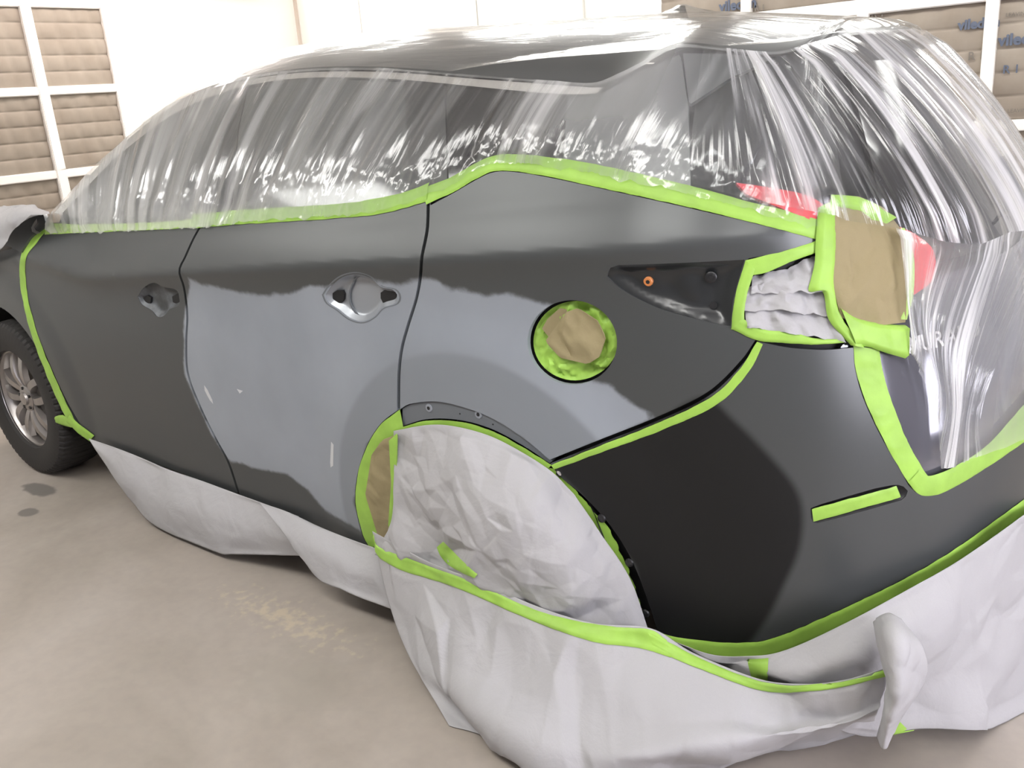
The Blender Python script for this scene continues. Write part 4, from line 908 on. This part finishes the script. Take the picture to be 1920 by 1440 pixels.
# hood paper and kerb of paper at the left photo edge
drape('masking_paper', 'white paper bunched over the hood corner at the left photo edge', [
    [(-60, 393, -.74), (0, 389, -.77), (45, 384, -.80), (92, 397, -.86)],
    [(-60, 430, -.93), (0, 415, -.94), (40, 399, -.945), (90, 402, -.93)],
    [(-60, 520, -.965), (0, 470, -.965), (20, 438, -.965), (58, 402, -.96)]], M_paper, 40, 60, .03, 9, 36)
def ptape(label, A, B, bvh, seed, cr=.002, m_=7, mt=None, off=.004): return ribbon('masking_tape', label, A, B, mt or M_tape, off=off, m_=m_, seed=seed, cr=cr, bvh=bvh, h=7)
ptape('long green tape joining the wheel paper to the white floor skirt', [(702, 1000), (708, 1022), (740, 1037), (820, 1066), (900, 1096), (980, 1134), (1060, 1160), (1150, 1175), (1218, 1180), (1250, 1200)],
      [(708, 1044), (735, 1060), (768, 1074), (835, 1094), (905, 1122), (970, 1152), (1045, 1182), (1120, 1205), (1200, 1215), (1258, 1233)], BS_, 41, m_=9, off=.006)
ptape('narrow green tape curving under the bumper sheet to the rolled edge', [(1215, 1182), (1260, 1208), (1330, 1243), (1420, 1275), (1500, 1284), (1570, 1276), (1660, 1254)], [(1225, 1212), (1262, 1234), (1330, 1262), (1420, 1293), (1500, 1297), (1570, 1290), (1660, 1266)], BS_, 42, off=.007)
ptape('short green tape tab slanting on the wheel paper', [(820, 1026), (828, 1045), (852, 1066), (890, 1084)], [(832, 1015), (848, 1032), (872, 1056), (896, 1076)], BW, 43)
ptape('short upright green tape on the bumper sheet below the tape bend', [(1402, 1226), (1404, 1250), (1410, 1272)], [(1442, 1222), (1440, 1250), (1440, 1278)], BB, 44)
ptape('small green tape end at the lower hem left of the rolled edge', [(1536, 1360), (1560, 1366), (1588, 1380)], [(1548, 1376), (1572, 1378), (1584, 1384)], BB, 45)
ptape('green tape triangle at the lower hem right of the rolled edge', [(1668, 1378), (1680, 1362), (1684, 1350)], [(1668, 1381), (1690, 1374), (1700, 1366)], BB, 46)

# ------------------------------------------------------------------ clear plastic film
film = empty('plastic_sheet', (0, 0, 1.6)); tag(film, 'wrinkled clear plastic film draped over the roof, windows and tailgate of the car', 'plastic sheet')
def fo(name, V, F, mt, uv, haze=0.0):
    o = mesh(name, V, F, mt, None, True, uv=uv, attr={'haze': np.zeros(len(V))+haze}); o.parent = film; o.matrix_parent_inverse = Matrix.Translation((0, 0, -1.6)); return o
LOW = [(86, 432), (150, 431), (240, 428), (366, 421), (450, 412), (550, 404), (640, 398), (705, 390), (760, 377), (800, 362), (850, 341), (895, 314), (930, 302), (960, 298), (1020, 303), (1120, 318), (1290, 356), (1420, 388), (1532, 420)]
LU = cast(crom(LOW, 150)); LU = LU[np.argsort(LU[:, 0])]
def fold(u, v, seed):
    k = np.interp(u, [.8, 1.4, 2.2, 2.9, 3.5, 4.2], [.55, .45, .5, .25, -.1, -.95]); s_ = u+k*(v-1.35)
    a = ridged(np.stack([s_, v, 0*v], 1), (11, 1.5, 1), seed); b = ridged(np.stack([s_, v, 0*v], 1), (34, 3, 1), seed+3); c = nz(np.stack([s_, v, 0*v], 1), (5, 2.5, 1), seed+6)
    return s_, a, b, c
n, m_ = 620, 70; ua, ub = uA-.01, .80
U = np.repeat(np.linspace(ua, ub, n), m_); T = np.tile(np.linspace(0, 1, m_), n)
v0 = np.interp(U, LU[:, 0], LU[:, 1]) ; rs = np.random.RandomState(3); hem = np.convolve(rs.uniform(-1, 1, n+8), np.ones(5)/5, 'same')[4:-4]*.010
Vv = (v0-.012+np.repeat(hem, m_))*(1-T)+ztop(U)*T; s_, a, b, c = fold(U, Vv, 2)
off = .010+.012*np.sin(PI*np.clip(T, 0, 1))+(.007*a+.002*b+.010*c)*sm(0, .1, T)*(1-.6*T)
puck = crumple(np.stack([U, Vv], 1), .012, 14, 60)*sm(.42, .12, T)*sm(.0, .04, T)
off = np.maximum(off+puck, .0065)
X = S(U, Vv)+SN(U, Vv)*off[:, None]
veil = np.interp(U, [.8, 1.15, 1.3, 1.6, 1.75, 2.1, 2.4, 3.0, 3.6, 4.2], [0, .02, .30, .28, .02, .05, .30, .44, .50, .45])*(.6+.6*np.clip(c+.5, 0, 1))  # pale wall reflection painted into the film as haze, along with overlapping film
veil = veil*(1-.85*sm(.45, .8, ridged(np.stack([s_, Vv, 0*Vv], 1), (9, .5, 1), 77))*sm(-.35, .1, nz(np.stack([s_, Vv, 0*Vv], 1), (2.2, 2.5, 1), 78)))
fo('side_drape', X, gridf(n, m_), M_film, np.stack([s_, Vv], 1), veil)
# over the roof, tented by the antenna
us = np.linspace(0.03, uA-.02, 220); ts = np.linspace(-1, 1, 90); UU, TT = [g.ravel() for g in np.meshgrid(us, ts, indexing='ij')]
X = roof_pts(UU, TT, .010); d = np.hypot(X[:, 0]-ap[0]-.04, X[:, 1]); X[:, 2] = np.maximum(X[:, 2], ap[2]+.012-.10*np.sqrt(d)-.09*d)
rw = ridged(X, (5, 22, 1), 8); X[:, 2] += .004*(rw+.3)*(1-np.abs(TT)**4)
fo('roof_cover', X, gridf(220, 90), M_film_roof, X[:, [1, 0]]*np.array([1., .5]))
# over the rear window: from the spoiler edge down to the tailgate lip
tops = [1.197, 1.13, 1.06, .98, .86, .70, .45, .15, -.10, -.40, -.70, -.95]
botp = [(1292, 350), (1405, 382), (1540, 412), (1655, 440), (1735, 470), (1795, 478), (1848, 455)]
bu = [tuple(q) for q in cast(botp)]+[(-.05, 1.15), (-.25, 1.15), (-.45, 1.15), (-.65, 1.15), (-.85, 1.15)]
n, m_ = 520, 70
tu = crom([(t_, 0) for t_ in tops], n)[:, 0]; tq = np.linspace(0, 1, n)
kk = np.linspace(0, 1, len(tops)); tu = np.interp(tq, kk, tops); 
b0 = np.interp(tq, kk, [q[0] for q in bu]); b1 = np.interp(tq, kk, [q[1] for q in bu])
for _ in range(12): 
    for arr in (tu, b0, b1): arr[1:-1] = (arr[:-2]+2*arr[1:-1]+arr[2:])/4
E0 = S(tu, ztop(tu), .012); E0[:, 2] += .006; lo_off = np.interp(tq, [0, .2, .35, .5, 1], [.02, .03, .05, .06, .06]); E1 = S(b0, b1, 0)+SN(b0, b1)*lo_off[:, None]
T = np.linspace(0, 1, m_)[None, :, None]; G = E0[:, None]*(1-T)+E1[:, None]*T
Nr = vnorm(G.reshape(-1, 3), n, m_); Nr[Nr[:, 0] < 0] *= -1
tt = np.tile(np.linspace(0, 1, m_), n); qq = np.repeat(tq, m_)
Q = np.stack([qq, tt, 0*tt], 1); bow = .022*np.sin(PI*tt)**.8*sm(.15, .5, qq)+.012*np.sin(PI*tt)
wr = (.010*ridged(Q, (24, .35, 1), 11)+.005*ridged(Q, (60, .5, 1), 14)+.010*nz(Q, (9, .6, 1), 15))*sm(0, .12, tt)*sm(1.05, .85, tt)
X = G.reshape(-1, 3)+Nr*(bow+wr)[:, None]
fo('rear_window_drape', X, gridf(n, m_), M_film_rear, np.stack([qq*2.0, tt], 1), np.interp(qq, [0, .2, .38, .55, .7, 1], [0, .0, .04, .14, .26, .26]))
Xl = X.reshape(n, m_, 3)[:, -1]
# below the lip: gathered and tucked behind the lower tape
i0 = int(n*3/11); cols = n-i0
top_ = Xl[i0:]; qn = np.linspace(0, 1, cols)
mids = cast([(1672, 540), (1712, 600), (1752, 640), (1800, 660), (1850, 640)]); midu = [tuple(q) for q in mids]+[(-.05, .92), (-.25, .92), (-.45, .92), (-.65, .92)]
lows = cast([(1690, 640), (1742, 720), (1760, 770), (1786, 772), (1812, 765)]); lowu = [tuple(q) for q in lows]+[(.06, .80), (-.15, .80), (-.45, .8), (-.65, .8)]
bots = cast([(1694, 652), (1748, 760), (1752, 874), (1782, 870), (1822, 850)]); botu = [tuple(q) for q in bots]+[(.04, .70), (-.15, .68), (-.45, .68), (-.65, .68)]
def colint(L_): k = np.linspace(0, 1, len(L_)); return np.interp(qn, k, [q[0] for q in L_]), np.interp(qn, k, [q[1] for q in L_])
rows = [top_]
for L_, o_ in ((midu, .035), (lowu, .025), (botu, .014)):
    a_, b_ = colint(L_); rows.append(S(a_, b_)+SN(a_, b_)*o_)
rows = np.array(rows); m2 = 80; G = np.stack([crom(rows[:, j], m2) for j in range(cols)]); X = G.reshape(-1, 3)
Nr = vnorm(X, cols, m2); Nr[Nr[:, 0] < 0] *= -1
tt = np.tile(np.linspace(0, 1, m2), cols); qq = np.repeat(tq[i0:], m2); Q = np.stack([qq, tt, 0*tt], 1)
wr = (.010*ridged(Q, (26, .5, 1), 21)+.005*ridged(Q, (70, .9, 1), 24))*sm(0, .1, tt)*(1-.3*tt)
X = X+Nr*wr[:, None]
fo('tailgate_drape', X, gridf(cols, m2), M_film_rear, np.stack([qq*2.6, tt*1.1+3], 1), .22)

bank.location.x += .012; bank2.location.y -= .012
